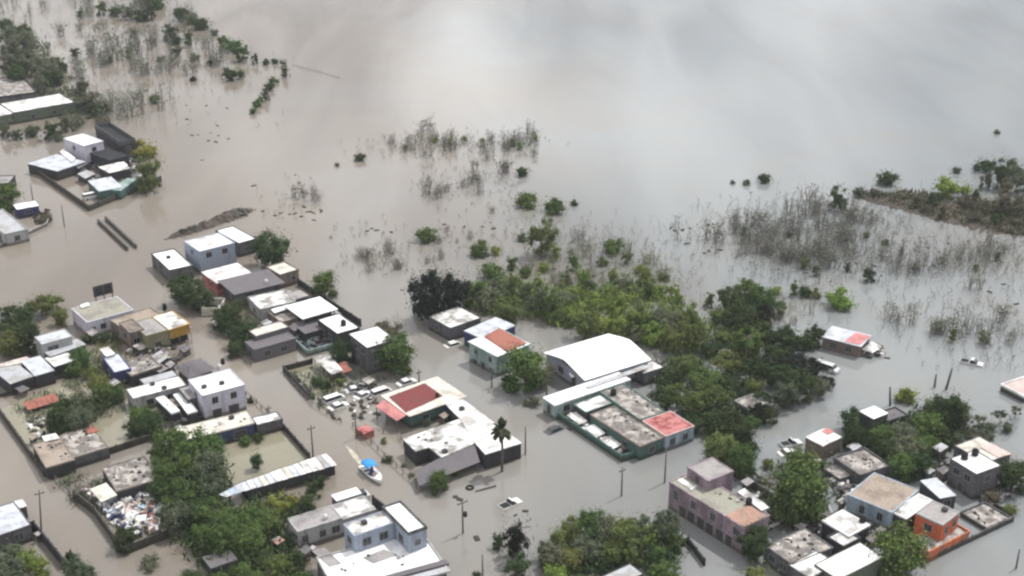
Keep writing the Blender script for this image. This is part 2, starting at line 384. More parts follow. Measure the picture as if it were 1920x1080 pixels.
# ---------------------------------------------------------------- flood water
def watermat(name, c1, c2, c3, rough=0.08):
    m = bpy.data.materials.new(name); m.use_nodes = True
    n, l = m.node_tree.nodes, m.node_tree.links
    b = n['Principled BSDF']; b.inputs['Roughness'].default_value = rough
    b.inputs['IOR'].default_value = 1.38; b.inputs['Specular IOR Level'].default_value = 0.5
    g = n.new('ShaderNodeNewGeometry')
    n1 = n.new('ShaderNodeTexNoise'); n1.inputs['Scale'].default_value = 0.011; n1.inputs['Detail'].default_value = 5
    n1.inputs['Distortion'].default_value = 0.6
    n2 = n.new('ShaderNodeTexNoise'); n2.inputs['Scale'].default_value = 0.05; n2.inputs['Detail'].default_value = 6
    sx = n.new('ShaderNodeSeparateXYZ'); l.new(g.outputs['Position'], sx.inputs[0])
    # the silty brown current runs past the left of the settlement, the standing water to the right is greyer
    mr = n.new('ShaderNodeMapRange'); mr.inputs[1].default_value = -70; mr.inputs[2].default_value = 60
    mr.inputs[3].default_value = 0.3; mr.inputs[4].default_value = -0.25
    l.new(sx.outputs[0], mr.inputs[0])
    ad = n.new('ShaderNodeMath'); ad.operation = 'ADD'
    for k in (n1, n2): l.new(g.outputs['Position'], k.inputs['Vector'])
    l.new(n1.outputs[0], ad.inputs[0]); l.new(mr.outputs[0], ad.inputs[1])
    cr = n.new('ShaderNodeValToRGB')
    e = cr.color_ramp.elements
    e[0].position = 0.3; e[0].color = (*c1, 1); e[1].position = 0.72; e[1].color = (*c2, 1)
    l.new(ad.outputs[0], cr.inputs[0])
    r2 = n.new('ShaderNodeValToRGB'); r2.color_ramp.elements[0].position = 0.5; r2.color_ramp.elements[1].position = 0.68
    l.new(n2.outputs[0], r2.inputs[0])
    mx = n.new('ShaderNodeMix'); mx.data_type = 'RGBA'
    fa = n.new('ShaderNodeMath'); fa.operation = 'MULTIPLY'; fa.inputs[1].default_value = 0.35
    l.new(r2.outputs[0], fa.inputs[0]); l.new(fa.outputs[0], mx.inputs['Factor'])
    l.new(cr.outputs[0], mx.inputs['A']); mx.inputs['B'].default_value = (*c3, 1)
    l.new(mx.outputs['Result'], b.inputs['Base Color'])
    # silt streaks drawn out along the current
    mp = n.new('ShaderNodeMapping'); mp.inputs['Rotation'].default_value = (0, 0, 0.95); mp.inputs['Scale'].default_value = (0.035, 0.007, 1)
    l.new(g.outputs['Position'], mp.inputs['Vector'])
    n4 = n.new('ShaderNodeTexNoise'); n4.inputs['Scale'].default_value = 1.0; n4.inputs['Detail'].default_value = 6; n4.inputs['Distortion'].default_value = 0.8
    l.new(mp.outputs[0], n4.inputs['Vector'])
    m4 = n.new('ShaderNodeMapRange'); m4.inputs[1].default_value = 0.35; m4.inputs[2].default_value = 0.68; m4.inputs[3].default_value = 0.9; m4.inputs[4].default_value = 1.12
    l.new(n4.outputs[0], m4.inputs[0])
    mm = n.new('ShaderNodeMix'); mm.data_type = 'RGBA'; mm.blend_type = 'MULTIPLY'; mm.inputs['Factor'].default_value = 1
    l.new(mx.outputs['Result'], mm.inputs['A']); l.new(m4.outputs[0], mm.inputs['B']); l.new(mm.outputs['Result'], b.inputs['Base Color'])
    mro = n.new('ShaderNodeMapRange'); mro.inputs[1].default_value = 0.4; mro.inputs[2].default_value = 0.65; mro.inputs[3].default_value = rough * .6; mro.inputs[4].default_value = rough * 1.6
    l.new(n4.outputs[0], mro.inputs[0]); l.new(mro.outputs[0], b.inputs['Roughness'])
    n3 = n.new('ShaderNodeTexNoise'); n3.inputs['Scale'].default_value = 0.9; n3.inputs['Detail'].default_value = 4
    l.new(g.outputs['Position'], n3.inputs['Vector'])
    bp = n.new('ShaderNodeBump'); bp.inputs['Strength'].default_value = 0.24; bp.inputs['Distance'].default_value = 0.12
    l.new(n3.outputs[0], bp.inputs['Height']); l.new(bp.outputs[0], b.inputs['Normal'])
    return m
M_WATER = watermat('flood water', (0.17, 0.18, 0.181), (0.166, 0.144, 0.121), (0.18, 0.166, 0.14))
M_YARD = watermat('still yard water', (0.2, 0.19, 0.135), (0.2, 0.185, 0.135), (0.18, 0.175, 0.118), 0.1)
w = MB(); w.add([(-4000, -1500, 0), (4000, -1500, 0), (4000, 6000, 0), (-4000, 6000, 0)], [(0, 1, 2, 3)])
struct('flood_water', w.mesh('flood_water', M_WATER))
def yard(pts, z=0.006):
    q = [P(x, y, z) for x, y in pts]
    if sum(q[i].x * q[(i+1) % len(q)].y - q[(i+1) % len(q)].x * q[i].y for i in range(len(q))) < 0: q.reverse()
    m = MB(); m.add(q, [tuple(range(len(q)))])
    struct('yard_water', m.mesh('yard_water', M_YARD))
yard([(412, 830), (520, 805), (578, 860), (425, 912)])
yard([(2, 768), (140, 706), (260, 790), (283, 826), (90, 888)])
yard([(531, 692), (600, 668), (660, 730), (580, 742)])
def bank(pts, h, m, seed, label, n=44, name='earth_bank', amp=1.0):
    """low uneven bank along a pixel line: pts = (px, py, half width in metres)"""
    rr = random.Random(seed)
    c = [(P(x, y), r) for x, y, r in pts]
    vs, fs = [], []; K = 7
    for i in range(n):
        t = i / (n - 1) * (len(c) - 1); k = min(int(t), len(c) - 2); f = t - k
        p = c[k][0].lerp(c[k+1][0], f); r = c[k][1] * (1 - f) + c[k+1][1] * f
        d = (c[k+1][0] - c[k][0]).normalized(); s = Vector((-d.y, d.x, 0))
        end = min(1, 4 * min(i, n - 1 - i) / n + 0.15)
        for j in range(K):
            a = j / (K - 1) * 2 - 1
            z = h * (1 - a * a) * end * rr.uniform(0.45, 1.3) - 0.25
            vs.append(p + s * (a * r * rr.uniform(0.8, 1.25)) + Vector((rr.uniform(-.3, .3), rr.uniform(-.3, .3), z)))
    for i in range(n - 1):
        for j in range(K - 1):
            q = i * K + j; fs.append((q, q + K, q + K + 1, q + 1) if False else (q, q + 1, q + K + 1, q + K))
    m_ = MB(); m_.add(vs, fs)
    struct(name, m_.mesh(name, m), label=label)
bank([(306, 450, 1.0), (350, 436, 2.0), (400, 419, 2.6), (445, 400, 3.4), (480, 392, 2.0)], 1.3, M_EARTH, 1, 'strip of exposed brown earth bank behind the white house')
bank([(1590, 366, 1.5), (1640, 373, 4.0), (1720, 388, 6.5), (1800, 402, 10), (1880, 414, 13), (1990, 424, 14)], .9, M_EARTH, 2, 'long brown earth bank with scrub above the flooded field', 60)
bank([(205, 262, 0.4), (230, 300, 0.6)], 0.3, M_EARTH, 3, None, 12)
# ---------------------------------------------------------------- buildings, far left
b = Bld('warehouse', 'long white-roofed shed cut by the picture edge below the dark trees', 'shed')
b.block([(5, 195), (23, 213), (133, 192), (115, 174)], 3.6, M_GREENW, M_WHITE2, par=0.12, win=[('R', .3, 1.3, 1.0, 1.6), ('R', .65, 1.6)])
b.block([(-60, 212), (-45, 228), (20, 211), (4, 194)], 3.4, M_GREENW, M_WHITE2, par=0)
b.block([(5, 181), (-40, 150), (37, 146), (74, 174)], 3.0, M_CONC, M_STAIN2, par=0.3, parm=M_DARK)
b = Bld('house', 'two-storey white cube house with black unfinished upper rooms behind', 'house')
b.block([(128, 259), (157, 278), (184, 263), (156, 249)], 6.0, M_LAV, M_WHITE, par=0.1, win=[('L', .5, 4.4), ('R', .5, 4.4), ('R', .6, 1.8)])
b.block([(185, 243), (203, 232), (249, 264), (228, 275)], 5.2, M_DARK, M_VOID, par=1.1, parm=M_CONC, win=[('R', .5, 3.6, 1.2, 1.4)])
b.block([(168, 283), (192, 270), (232, 291), (205, 305)], 3.6, M_DARK, M_VOID, par=0.2, win=[('R', .3, 1.8)])
b = Bld('shed', 'low pale metal roofed shed on the street corner of the walled compound', 'shed')
b.block([(65, 306), (108, 285), (140, 303), (112, 326)], 2.8, M_DARK, M_ZINC, par=0)
b.slab([(112, 284, 3.1), (118, 279, 3.3), (141, 296, 3.3), (134, 303, 3.1)], M_WHITE, 0.12)
b = Bld('shed', 'row of patched white tin roofs in the middle of the walled compound', 'shed')
b.block([(188, 313), (204, 325), (240, 315), (225, 303)], 2.9, M_DARK, M_WHITE2, par=0)
b.slab([(216, 307, 3.1), (232, 314, 3.0), (240, 310, 3.2), (232, 303, 3.2)], M_WHITE, 0.08)
b = Bld('house', 'grey and teal flat-roofed shed beside the corner wall of the compound', 'house')
b.block([(164, 340), (186, 357), (230, 352), (208, 330)], 2.7, M_TEALD, M_ZINC, par=0)
b.block([(208, 357), (226, 356), (256, 337), (238, 332)], 2.5, M_TEALD, M_TEAL, par=0)
b = Bld('house', 'grey walled house at the picture edge beside the blue kiosk', 'house')
b.block([(-40, 395), (8, 444), (46, 428), (15, 398)], 3.0, M_CONC2, M_ZINC2, par=0.2, win=[('R', .5, 1.5), ('L', .2, 1.5)])
b = Bld('kiosk', 'small blue kiosk with a bright white roof by the corner yard', 'kiosk')
b.block([(27, 384), (31, 393), (70, 385), (66, 376)], 2.6, M_NAVY, M_WHITE, par=0, win=[('R', .5, 1.4, 1.6, 0.7)])
b = Bld('shed', 'dark roofed gate shed at the picture edge above the blue kiosk', 'shed')
b.block([(-30, 345), (-5, 330), (16, 330), (28, 344)], 2.6, M_DARK, M_GREY, par=0.15)
# ---------------------------------------------------------------- corner block of the main street
b = Bld('house', 'white corner house with tall pale blue upper storey beside the earth bank', 'house')
b.block([(283, 477), (319, 508), (358, 499), (329, 466)], 3.0, M_CONC, M_WHITE, par=0.22, win=[('L', .3, 1.5), ('L', .7, 1.3, 1.0, 2.0)])
b.block([(347, 452), (371, 473), (445, 455), (406, 438)], 5.5, M_GBLUE, M_WHITE2, par=0.15, win=[('R', .25, 4.3), ('R', .7, 4.3), ('L', .5, 4.3, 0.9, 0.9)])
b.block([(404, 433), (449, 457), (478, 448), (438, 424)], 3.4, M_CONC, M_WHITE, par=0.15, win=[('R', .5, 1.6)])
b = Bld('house', 'slate grey flat house with a white front roof behind the street trees', 'house')
b.block([(385, 509), (403, 535), (470, 512), (445, 492)], 3.1, M_PINK2, M_WHITE2, par=0)
b.block([(414, 527), (439, 551), (531, 530), (500, 505)], 3.7, M_CONC, M_SLATE, par=0, ov=.35, wallcut=.5, win=[('R', .3, 1.7), ('R', .65, 1.7), ('L', .5, 1.7)])
b.block([(503, 501), (522, 517), (561, 506), (532, 491)], 3.2, M_TAN, M_CREAM, par=0.2, win=[('R', .7, 1.7, .8, .8)])
b = Bld('ruin', 'roofless cream walled room among bushes along the main street', 'ruin')
b.block([(384, 568), (392, 585), (408, 596), (422, 575)], 0.25, M_CONC2, M_CONC, par=1.6, parm=M_CREAM)
b = Bld('house', 'stained grey house left of the big bright white roof', 'house')
b.block([(472, 559), (483, 582), (552, 566), (532, 541)], 3.1, M_CONC2, M_STAIN, par=0.15, win=[('L', .5, 1.6), ('R', .3, 1.7)])
b.block([(536, 552), (550, 562), (578, 554), (562, 543)], 2.7, M_CONC, M_GREY, par=0)
b = Bld('house', 'house with a wide bright white roof and dark veranda below it', 'house')
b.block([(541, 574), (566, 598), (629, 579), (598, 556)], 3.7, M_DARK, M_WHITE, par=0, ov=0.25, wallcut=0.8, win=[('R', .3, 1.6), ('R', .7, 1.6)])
b.slab([(508, 580, 3.1), (540, 571, 3.4), (546, 576, 3.4), (515, 587, 3.1)], M_WHITE, 0.1)
b.posts([(569, 600, 3.5), (598, 591, 3.5), (627, 582, 3.5)], 0.1, M_CONC)
b = Bld('house', 'low white roofed house with a black tank between two brighter roofs', 'house')
b.block([(597, 598), (633, 630), (671, 612), (637, 590)], 3.4, M_DARK, M_WHITE, par=0.1, win=[('L', .4, 1.6), ('L', .75, 1.6)])
b = Bld('house', 'tall grey two-storey house with a plain white roof by the side street', 'house')
b.block([(659, 627), (688, 652), (738, 637), (707, 612)], 5.8, M_CONC, M_WHITE, par=0.08, ov=0.3, win=[('R', .3, 4.2), ('R', .75, 4.2), ('R', .3, 1.6), ('L', .3, 4.2), ('L', .7, 4.2), ('L', .55, 1.2, 1.0, 2.0, 1)])
b = Bld('house', 'dark slate house with a cream roof strip facing the main street', 'house')
b.block([(466, 620), (480, 632), (541, 613), (526, 602)], 3.6, M_SLATE, M_CREAM, par=0.12, win=[('L', .5, 2.0)])
b.block([(461, 641), (476, 658), (552, 634), (537, 619)], 2.7, M_SLATE, M_SLATE, par=0.1, win=[('L', .5, 1.2, 1.2, 1.6), ('R', .3, 1.3), ('R', .7, 1.3)])
b.block([(505, 586), (527, 607), (556, 596), (535, 578)], 2.5, M_TAN, M_STAIN2, par=0.2)
b = Bld('shed', 'lean-to of dark sheets in the courtyard below the white roofs', 'shed')
b.block([(548, 606), (572, 626), (612, 614), (588, 596)], 2.2, M_DARK, M_SLATE, par=0)
b = Bld('shed', 'pale patched tin shed beside the dark walled yard', 'shed')
b.slab([(586, 670, 1.9), (622, 702, 1.8), (644, 695, 2.0), (616, 664, 2.1)], M_STAIN, 0.08)
b.slab([(629, 684, 1.8), (640, 700, 1.7), (660, 694, 1.9), (646, 677, 2.0)], M_RUST, 0.08)
b.posts([(590, 673, 1.8), (622, 700, 1.7), (640, 692, 1.9), (618, 668, 2.0), (656, 690, 1.8)], 0.06)
# ---------------------------------------------------------------- left block
b = Bld('house', 'grey roofed lavender house below the billboard', 'house')
b.block([(142, 581), (158, 605), (250, 583), (216, 553)], 3.5, M_LAV, M_OLIVE, par=0.1, win=[('R', .12, 1.9, .6, .6), ('R', .32, 1.9, 1.0, 1.0)])
b.slab([(150, 572, 3.8), (153, 577, 3.8), (168, 572, 3.8), (165, 567, 3.8)], M_WHITE, 0.1)
b = Bld('house', 'bare brown block house joined to the yellow house', 'house')
b.block([(214, 603), (228, 618), (301, 595), (281, 572)], 3.4, M_TAN, M_BROWN, par=0.1, win=[('L', .5, 1.6, .8, 1.0)])
b.block([(226, 606), (243, 626), (268, 618), (250, 598)], 3.9, M_TAN, M_TAN, par=0.15, win=[('R', .4, 2.0), ('L', .5, 2.3)])
b = Bld('house', 'yellow fronted house with a half white roof at the street bend', 'house')
b.block([(246, 606), (274, 630), (314, 619), (287, 594)], 3.8, M_YELG, M_GREY, par=0.08, win=[('R', .5, 1.3)])
b.block([(289, 595), (315, 619), (354, 607), (322, 583)], 3.8, M_YEL, M_STAIN, par=0.08, ov=0.2, z0=1.7)
F, U, V, a = rect([(289, 595), (315, 619), (354, 607), (322, 583)], 3.8)
m = MB(); m.box(.8, U - .2, .9, V - .2, BASE, 1.69, b.L(F)); b.part('lower_wall', m, M_DARK)  # near-black colour paints the shade beneath the raised yellow front
b.posts([(317, 620, 3.6), (334, 614, 3.6)], .1, M_TAN)
b.posts([(357, 612, 3.6), (352, 622, 2.2)], 0.12, M_PALEPINK)
b = Bld('house', 'narrow grey and white two-storey house beside dark trees', 'house')
b.block([(66, 632), (78, 646), (134, 631), (121, 617)], 4.6, M_CONC2, M_ZINC, par=0.06, win=[('R', .35, 3.3, 2.0, .9)])
b.block([(80, 658), (95, 668), (158, 646), (146, 634)], 2.9, M_CONC, M_ZINC2, par=0)
b = Bld('shed', 'long low shed of white, grey and faded pink roof sheets', 'shed')
F = b.block([(-18, 690), (20, 719), (60, 706), (25, 674)], 2.6, M_DARK, M_ZINC2, par=0)
b.sheets([(-8, 690, 2.75), (-5, 683, 2.75), (50, 668, 2.75), (62, 676, 2.75)], 4, [M_CREAM, M_PALEPINK, M_ZINC], seed=4, flip=True)
b.block([(41, 677), (64, 705), (102, 694), (74, 667)], 2.75, M_DARK, M_ZINC, par=0)
b = Bld('shed', 'small white sheet roof between the pink patched shed and bushes', 'shed')
b.block([(86, 672), (102, 688), (140, 674), (126, 658)], 2.5, M_DARK, M_WHITE2, par=0)
b = Bld('shed', 'small shed with one pale blue roof over dark blue walls', 'shed')
b.block([(196, 670), (212, 702), (242, 690), (224, 662)], 2.9, M_NAVY, M_ZINC, par=0.08, win=[('L', .5, 1.3)])
b.block([(190, 655), (198, 669), (212, 663), (204, 648)], 3.4, M_CONC2, M_WHITE2, par=0)
b = Bld('ruin', 'crumbling brown roof with rubble beside the pale blue roof', 'ruin')
b.block([(224, 688), (246, 705), (298, 689), (276, 660)], 2.4, M_DARK, M_STAIN2, par=0.15, parm=M_TAN)
b = Bld('hut', 'dark thatched hut roof beside the white two-storey house', 'hut')
Fh, U, V, a = rect([(330, 688), (352, 708), (402, 692), (376, 664)], 2.2)
b.base(Fh.translation); G = b.L(Fh)
m = MB(); m.box(.7, U - .7, .7, V - .7, BASE, 2.1, G); b.part('wall', m, M_WOOD)
m = MB(); rr = random.Random(3)
nu, nv = 9, 7; vs = []
for i in range(nu):
    for j in range(nv):
        x, y = i / (nu - 1), j / (nv - 1)
        vs.append(G @ Vector((x * U, y * V, 1.9 + 1.5 * min(1, 2.6 * min(x, 1 - x), 2.6 * min(y, 1 - y)) + rr.uniform(-.12, .12))))
m.add(vs, [(i * nv + j, (i + 1) * nv + j, (i + 1) * nv + j + 1, i * nv + j + 1) for i in range(nu - 1) for j in range(nv - 1)])
b.part('thatch', m, M_SLATE)
b = Bld('house', 'bright white two-storey house with shade-tinted walls on the main street', 'house')
b.block([(352, 713), (380, 742), (460, 722), (430, 693)], 5.0, M_LAV, M_WHITE, par=0.12, win=[('R', .28, 3.6, 1.0, 1.1), ('R', .72, 3.6, 1.0, 1.1), ('R', .3, .9, 1.6, 1.6, 1), ('R', .7, .9, 1.8, 1.6, 1), ('L', .5, 3.6)])
b.block([(338, 728), (350, 752), (374, 744), (356, 722)], 3.3, M_CONC, M_GREY, par=0.1)
b = Bld('terrace', 'broken white stair terrace roofs below the bright two-storey house', 'terrace')
b.block([(294, 748), (322, 776), (334, 771), (308, 742)], 2.5, M_DARK, M_WHITE, par=0.15, parm=M_WHITE)
b.block([(327, 740), (352, 777), (368, 770), (343, 736)], 2.6, M_DARK, M_WHITE, par=0.1, parm=M_WHITE)
b.block([(316, 750), (330, 764), (338, 758), (326, 745)], 2.0, M_DARK, M_TAN, par=0)
b = Bld('shed', 'long narrow white roofed shed left of the two-storey house', 'shed')
b.block([(240, 731), (248, 748), (348, 722), (334, 705)], 2.8, M_CONC2, M_WHITE, par=0.06, win=[('R', .3, 1.3), ('R', .7, 1.3)])
b.block([(262, 712), (270, 722), (334, 705), (324, 693)], 2.6, M_DARK, M_ZINC2, par=0.05)
b = Bld('shop', 'cream roofed shop building with a navy blue wall along the street', 'shop')
b.block([(322, 806), (338, 826), (478, 794), (460, 772)], 2.7, M_NAVY, M_CREAM, par=0.08, parm=M_CREAM, win=[('R', .8, 1.2, 2.2, 1.4, 1)])
b.block([(472, 784), (482, 797), (530, 786), (518, 772)], 2.2, M_CONC, M_STAIN, par=0.1)
b = Bld('hut', 'rust red tin roof barely above the water of the walled yard', 'hut')
b.sheets([(43, 755, 1.0), (52, 769, .9), (112, 752, .9), (102, 737, 1.3)], 6, [M_RUST], seed=2, flip=True)
m = MB(); q = [P(x, y, .8) - b.o for x, y in ((47, 757), (54, 766), (106, 751), (100, 742))]
m.prism([(p.x, p.y, BASE) for p in q], q); b.part('wall', m, M_TAN)
b = Bld('ruin', 'long ruined brown roof by the back street in the lower left yard', 'ruin')
b.block([(64, 832), (84, 880), (140, 861), (112, 820)], 2.4, M_DARK, M_BROWN, par=0.1, parm=M_TAN)
b.block([(110, 818), (136, 860), (204, 838), (172, 800)], 2.1, M_CONC, M_STAIN2, par=0.1, parm=M_TAN)
b.slab([(78, 818, 2.6), (84, 828, 2.6), (112, 822, 2.7), (104, 812, 2.8)], M_STAIN, 0.06)
b.slab([(158, 804, 2.2), (166, 814, 2.2), (186, 808, 2.3), (176, 798, 2.3)], M_RUST, 0.06)
b = Bld('ruin', 'flat brown rubble strewn roof above the junk yard', 'ruin')
b.block([(196, 880), (216, 922), (296, 900), (272, 852)], 2.5, M_DARK, M_STAIN2, par=0.12, parm=M_TAN)
b = Bld('shed', 'small square cream roof on posts in the junk yard', 'shed')
b.slab([(168, 917, 2.5), (190, 941, 2.4), (220, 928, 2.4), (199, 905, 2.6)], M_CREAM, 0.12)
b.posts([(171, 917, 2.5), (190, 938, 2.4), (217, 927, 2.4), (199, 908, 2.6)])
b = Bld('house', 'white roofed house in the bottom left corner beside a dark wall', 'house')
b.block([(-30, 970), (-4, 1003), (52, 988), (26, 930)], 2.9, M_CONC, M_ZINC, par=0.05, win=[('R', .6, 1.5)])
b.block([(26, 940), (34, 953), (50, 948), (40, 936)], 2.3, M_CONC, M_WHITE2, par=0)
b = Bld('shed', 'long narrow shed roofed with alternating grey and white sheets', 'shed')
b.sheets([(410, 927, 2.0), (424, 931, 2.0), (460, 920, 2.1), (452, 905, 2.15)], 3, [M_ZINC, M_BLUEW], seed=1, flip=True)
b.sheets([(450, 906, 2.2), (458, 921, 2.15), (632, 871, 2.25), (612, 849, 2.35)], 15, [M_ZINC, M_WHITE2, M_ZINC2, M_CREAM], seed=5, flip=True)
Fr, U, V, a = rect([(452, 904), (460, 920), (630, 870), (612, 852)], 2.1)
m = MB(); m.box(.1, U - .1, .1, V - .1, BASE, 2.02, b.L(Fr)); b.part('wall', m, M_DARK)
# ---------------------------------------------------------------- bottom centre
b = Bld('house', 'pale house with a patterned white roof beside the long white box', 'house')
b.block([(614, 950), (634, 978), (704, 954), (681, 930)], 2.9, M_CONC2, M_STAIN, par=0.06)
b = Bld('house', 'grey flat house with a pale wall and dark windows near the bottom edge', 'house')
b.block([(541, 973), (556, 996), (646, 972), (618, 949)], 3.3, M_CONC2, M_GREY, par=0.08, win=[('R', .15, 1.7, .9, 1.1), ('R', .55, 1.7, .9, 1.1), ('R', .85, 1.7), ('L', .5, 1.6)])
b = Bld('house', 'large two-storey blue-grey house with white terraces at the bottom edge', 'house')
b.block([(720, 951), (764, 1004), (800, 988), (750, 942)], 6.2, M_GBLUE, M_WHITE, par=0.3, parm=M_CONC, win=[('R', .5, 4.3, .8, .8), ('L', .3, 4.2)])
b.block([(646, 984), (664, 1006), (738, 980), (719, 958)], 5.8, M_GBLUE, M_STAIN, par=0.1, win=[('R', .3, 4.2, 1.3, 1.2), ('R', .72, 4.2, 1.3, 1.2), ('L', .5, 4.2)])
b.block([(584, 1040), (640, 1120), (842, 1062), (790, 1006)], 2.9, M_CONC, M_WHITE, par=0.25, parm=M_CONC2)
b.slab([(585, 1033, 3.0), (618, 1062, 3.0), (640, 1056, 3.0), (608, 1026, 3.0)], M_GREY, 0.09, 'roof_pad')
b.slab([(680, 1045, 3.0), (700, 1056, 3.0), (745, 1040, 3.0), (720, 1030, 3.0)], M_GREY, 0.09, 'roof_pad')
b.slab([(700, 1085, 3.35), (706, 1092, 3.35), (842, 1056, 3.35), (836, 1048, 3.35)], M_SLATE, 0.4, 'beam')
b.slab([(730, 1090, 3.3), (736, 1098, 3.3), (845, 1070, 3.3), (840, 1062, 3.3)], M_ZINC2, 0.3, 'beam')
# ---------------------------------------------------------------- centre block
b = Bld('house', 'house with a dark red roof panel, pink side roof and cream edges', 'house')
b.block([(727, 744), (764, 780), (869, 744), (817, 703)], 3.0, M_TEALD, M_CREAM, par=0, ov=0.3, wallcut=0.4, win=[('R', .3, 1.3), ('R', .7, 1.3)])
b.slab([(729, 744, 3.08), (761, 773, 3.08), (830, 742, 3.08), (796, 718, 3.08)], M_RED, 0.12, 'roof_panel')
b.slab([(704, 762, 2.4), (744, 789, 2.3), (764, 777, 2.95), (727, 744, 2.95)], M_PINK, 0.1, 'side_roof')
b.posts([(706, 763, 2.35), (724, 775, 2.3), (743, 786, 2.25)], 0.08)
b = Bld('house', 'wide house with a stained white roof around an open court', 'house')
b.poly([(863, 785), (757, 823), (780, 846), (805, 838), (828, 857), (891, 830), (880, 800)], 2.9, M_DARK, M_STAIN)
b.poly([(833, 755), (868, 749), (977, 830), (910, 851), (891, 830), (865, 787)], 3.05, M_DARK, M_WHITE2)
b.slab([(829, 856, 2.75), (890, 834, 2.75), (900, 866, 1.7), (786, 911, 1.5), (776, 884, 1.6)], M_SLATE, 0.1, 'lean_to_roof')
b.posts([(789, 908, 1.4), (840, 889, 1.5), (896, 866, 1.6)], 0.07)
b = Bld('hut', 'small pink tin hut flooded to its roof beside the street', 'hut')
b.block([(669, 803), (683, 814), (700, 806), (687, 796)], 1.3, M_RUST, M_PINK2, par=0, win=[('L', .5, .6, .6, .6)])
# ---------------------------------------------------------------- side street
b = Bld('house', 'grey plastered flat house under the large dark tree', 'house')
b.block([(798, 592), (847, 616), (902, 595), (862, 577)], 2.9, M_CONC, M_STAIN, par=0.1, win=[('R', .5, 1.4), ('L', .6, 1.5, 1, 1)])
b = Bld('house', 'low blue-grey metal roof behind the teal house', 'house')
b.block([(868, 622), (905, 632), (971, 612), (928, 594)], 3.2, M_NAVY, M_ZINC, par=0)
b = Bld('house', 'teal two-storey house with a rust red roof and white porch roof', 'house')
b.block([(888, 641), (930, 671), (988, 645), (938, 615)], 4.3, M_TEAL, M_WHITE, par=0.05, ov=0.25, win=[('L', .25, 2.9, .9, 1.0), ('L', .75, 2.9, .9, 1.0), ('L', .5, .7, 1.1, 1.4, 1), ('R', .5, 2.9), ('L', .2, .6), ('L', .8, .6)])
b.slab([(907, 631, 4.42), (951, 660, 4.42), (988, 643, 4.42), (936, 615, 4.42)], M_RUST, 0.1, 'roof_panel')
# big white hall: a curved roof of separate panels
b = Bld('hall', 'large hall with a broad white metal roof of two slopes', 'hall')
Fh, U, V, a = rect([(1029, 662), (1095, 717), (1212, 673), (1141, 626)], 3.4)
b.base(Fh.translation); G = b.L(Fh)
NA, rise, NP = 12, 1.4, 10
arc = [(V * (0.5 - 0.5 * math.cos(PI * k / NA)) if False else V * k / NA, 3.4 + rise * (1 - abs(2 * k / NA - 1) ** 1.2)) for k in range(NA + 1)]
g = MB(); ring = [(0, BASE)] + [(y, z - .12) for y, z in arc] + [(V, BASE)]
g.prism([G @ Vector((.3, y, z)) for y, z in ring][::-1], [G @ Vector((U - .3, y, z)) for y, z in ring][::-1]); b.part('wall', g, mat('hall wall', (0.3, 0.3, 0.36), 0.85, 0.12))
M_PAN = mat('white metal panel', (0.71, 0.715, 0.73), 0.5, 0.03, spec=0.4); M_PAN2 = mat('clear white panel', (0.84, 0.84, 0.84), 0.4, 0.02)
for i in range(NP):
    x0, x1 = -.25 + (U + .5) * i / NP + .012, -.25 + (U + .5) * (i + 1) / NP - .012
    vs = [G @ Vector((x, y + (-.25 if k == 0 else .25 if k == NA else 0), z + dz)) for dz in (0, .1) for x in (x0, x1) for k, (y, z) in enumerate(arc)]
    n1 = NA + 1; fs = []
    for k in range(NA):
        fs += [(k, n1 + k, n1 + k + 1, k + 1)[::-1], (2 * n1 + k, 3 * n1 + k, 3 * n1 + k + 1, 2 * n1 + k + 1)]
        fs += [(k, 2 * n1 + k, 2 * n1 + k + 1, k + 1)[::1], (n1 + k, n1 + k + 1, 3 * n1 + k + 1, 3 * n1 + k)]
    fs += [(0, n1, 3 * n1, 2 * n1), (NA, 2 * n1 + NA, 3 * n1 + NA, n1 + NA)]
    m = MB(); m.add(vs, fs); b.part('roof_panel', m, M_PAN2 if i == 6 else M_PAN)
for t, z, ww, hh, d in ((.3, 1.6, 1.2, 2.4, 1), (.62, 2.0, 1.4, 1.2, 0), (.5, 4.3, 2.2, .9, 0)):
    b.window(Fh, U, V, 'L', t, z, ww, hh, d, .3)
b.slab([(1066, 700, 2.6), (1072, 708, 2.5), (1080, 705, 2.6), (1073, 697, 2.7)], M_WHITE, .08, 'awning')
b = Bld('shed', 'long narrow teal building with a white strip roof beside the hall', 'shed')
b.block([(1019, 746), (1041, 760), (1180, 712), (1160, 697)], 3.0, M_TEAL, M_WHITE, par=0.06, parm=M_WHITE, win=[('L', .5, 1.4, 1.0, 1.8, 1), ('R', .15, 1.7)])
b.slab([(1098, 724, 3.3), (1104, 728, 3.2), (1214, 690, 3.2), (1208, 684, 3.3)], M_ZINC2, 0.1)
b = Bld('house', 'dirty white flat roof next to the long teal building', 'house')
b.block([(1079, 760), (1098, 774), (1146, 757), (1125, 738)], 2.8, M_DARK, M_STAIN, par=0.1, parm=M_TEALD)
b = Bld('house', 'long grey stained concrete roof in the green walled block', 'house')
b.block([(1107, 777), (1200, 838), (1245, 820), (1150, 763)], 2.7, M_TEALD, M_STAIN2, par=0.12, parm=M_TAN, win=[('R', .5, 1.3), ('L', .3, 1.3), ('L', .7, 1.3)])
b = Bld('house', 'grey stained roof with a black tank behind the green strip', 'house')
b.block([(1127, 737), (1201, 789), (1240, 774), (1172, 716)], 3.0, M_TEAL, M_STAIN2, par=0.15, parm=M_TEALD)
b = Bld('house', 'pink roofed house with a pale blue wall and two dark windows', 'house')
b.block([(1204, 789), (1249, 818), (1301, 799), (1258, 771)], 3.0, M_BLUEW, M_PINK2, par=0.06, parm=M_PALEPINK, win=[('R', .25, 1.5, 1.0, 1.1), ('R', .7, 1.5, 1.0, 1.1)])
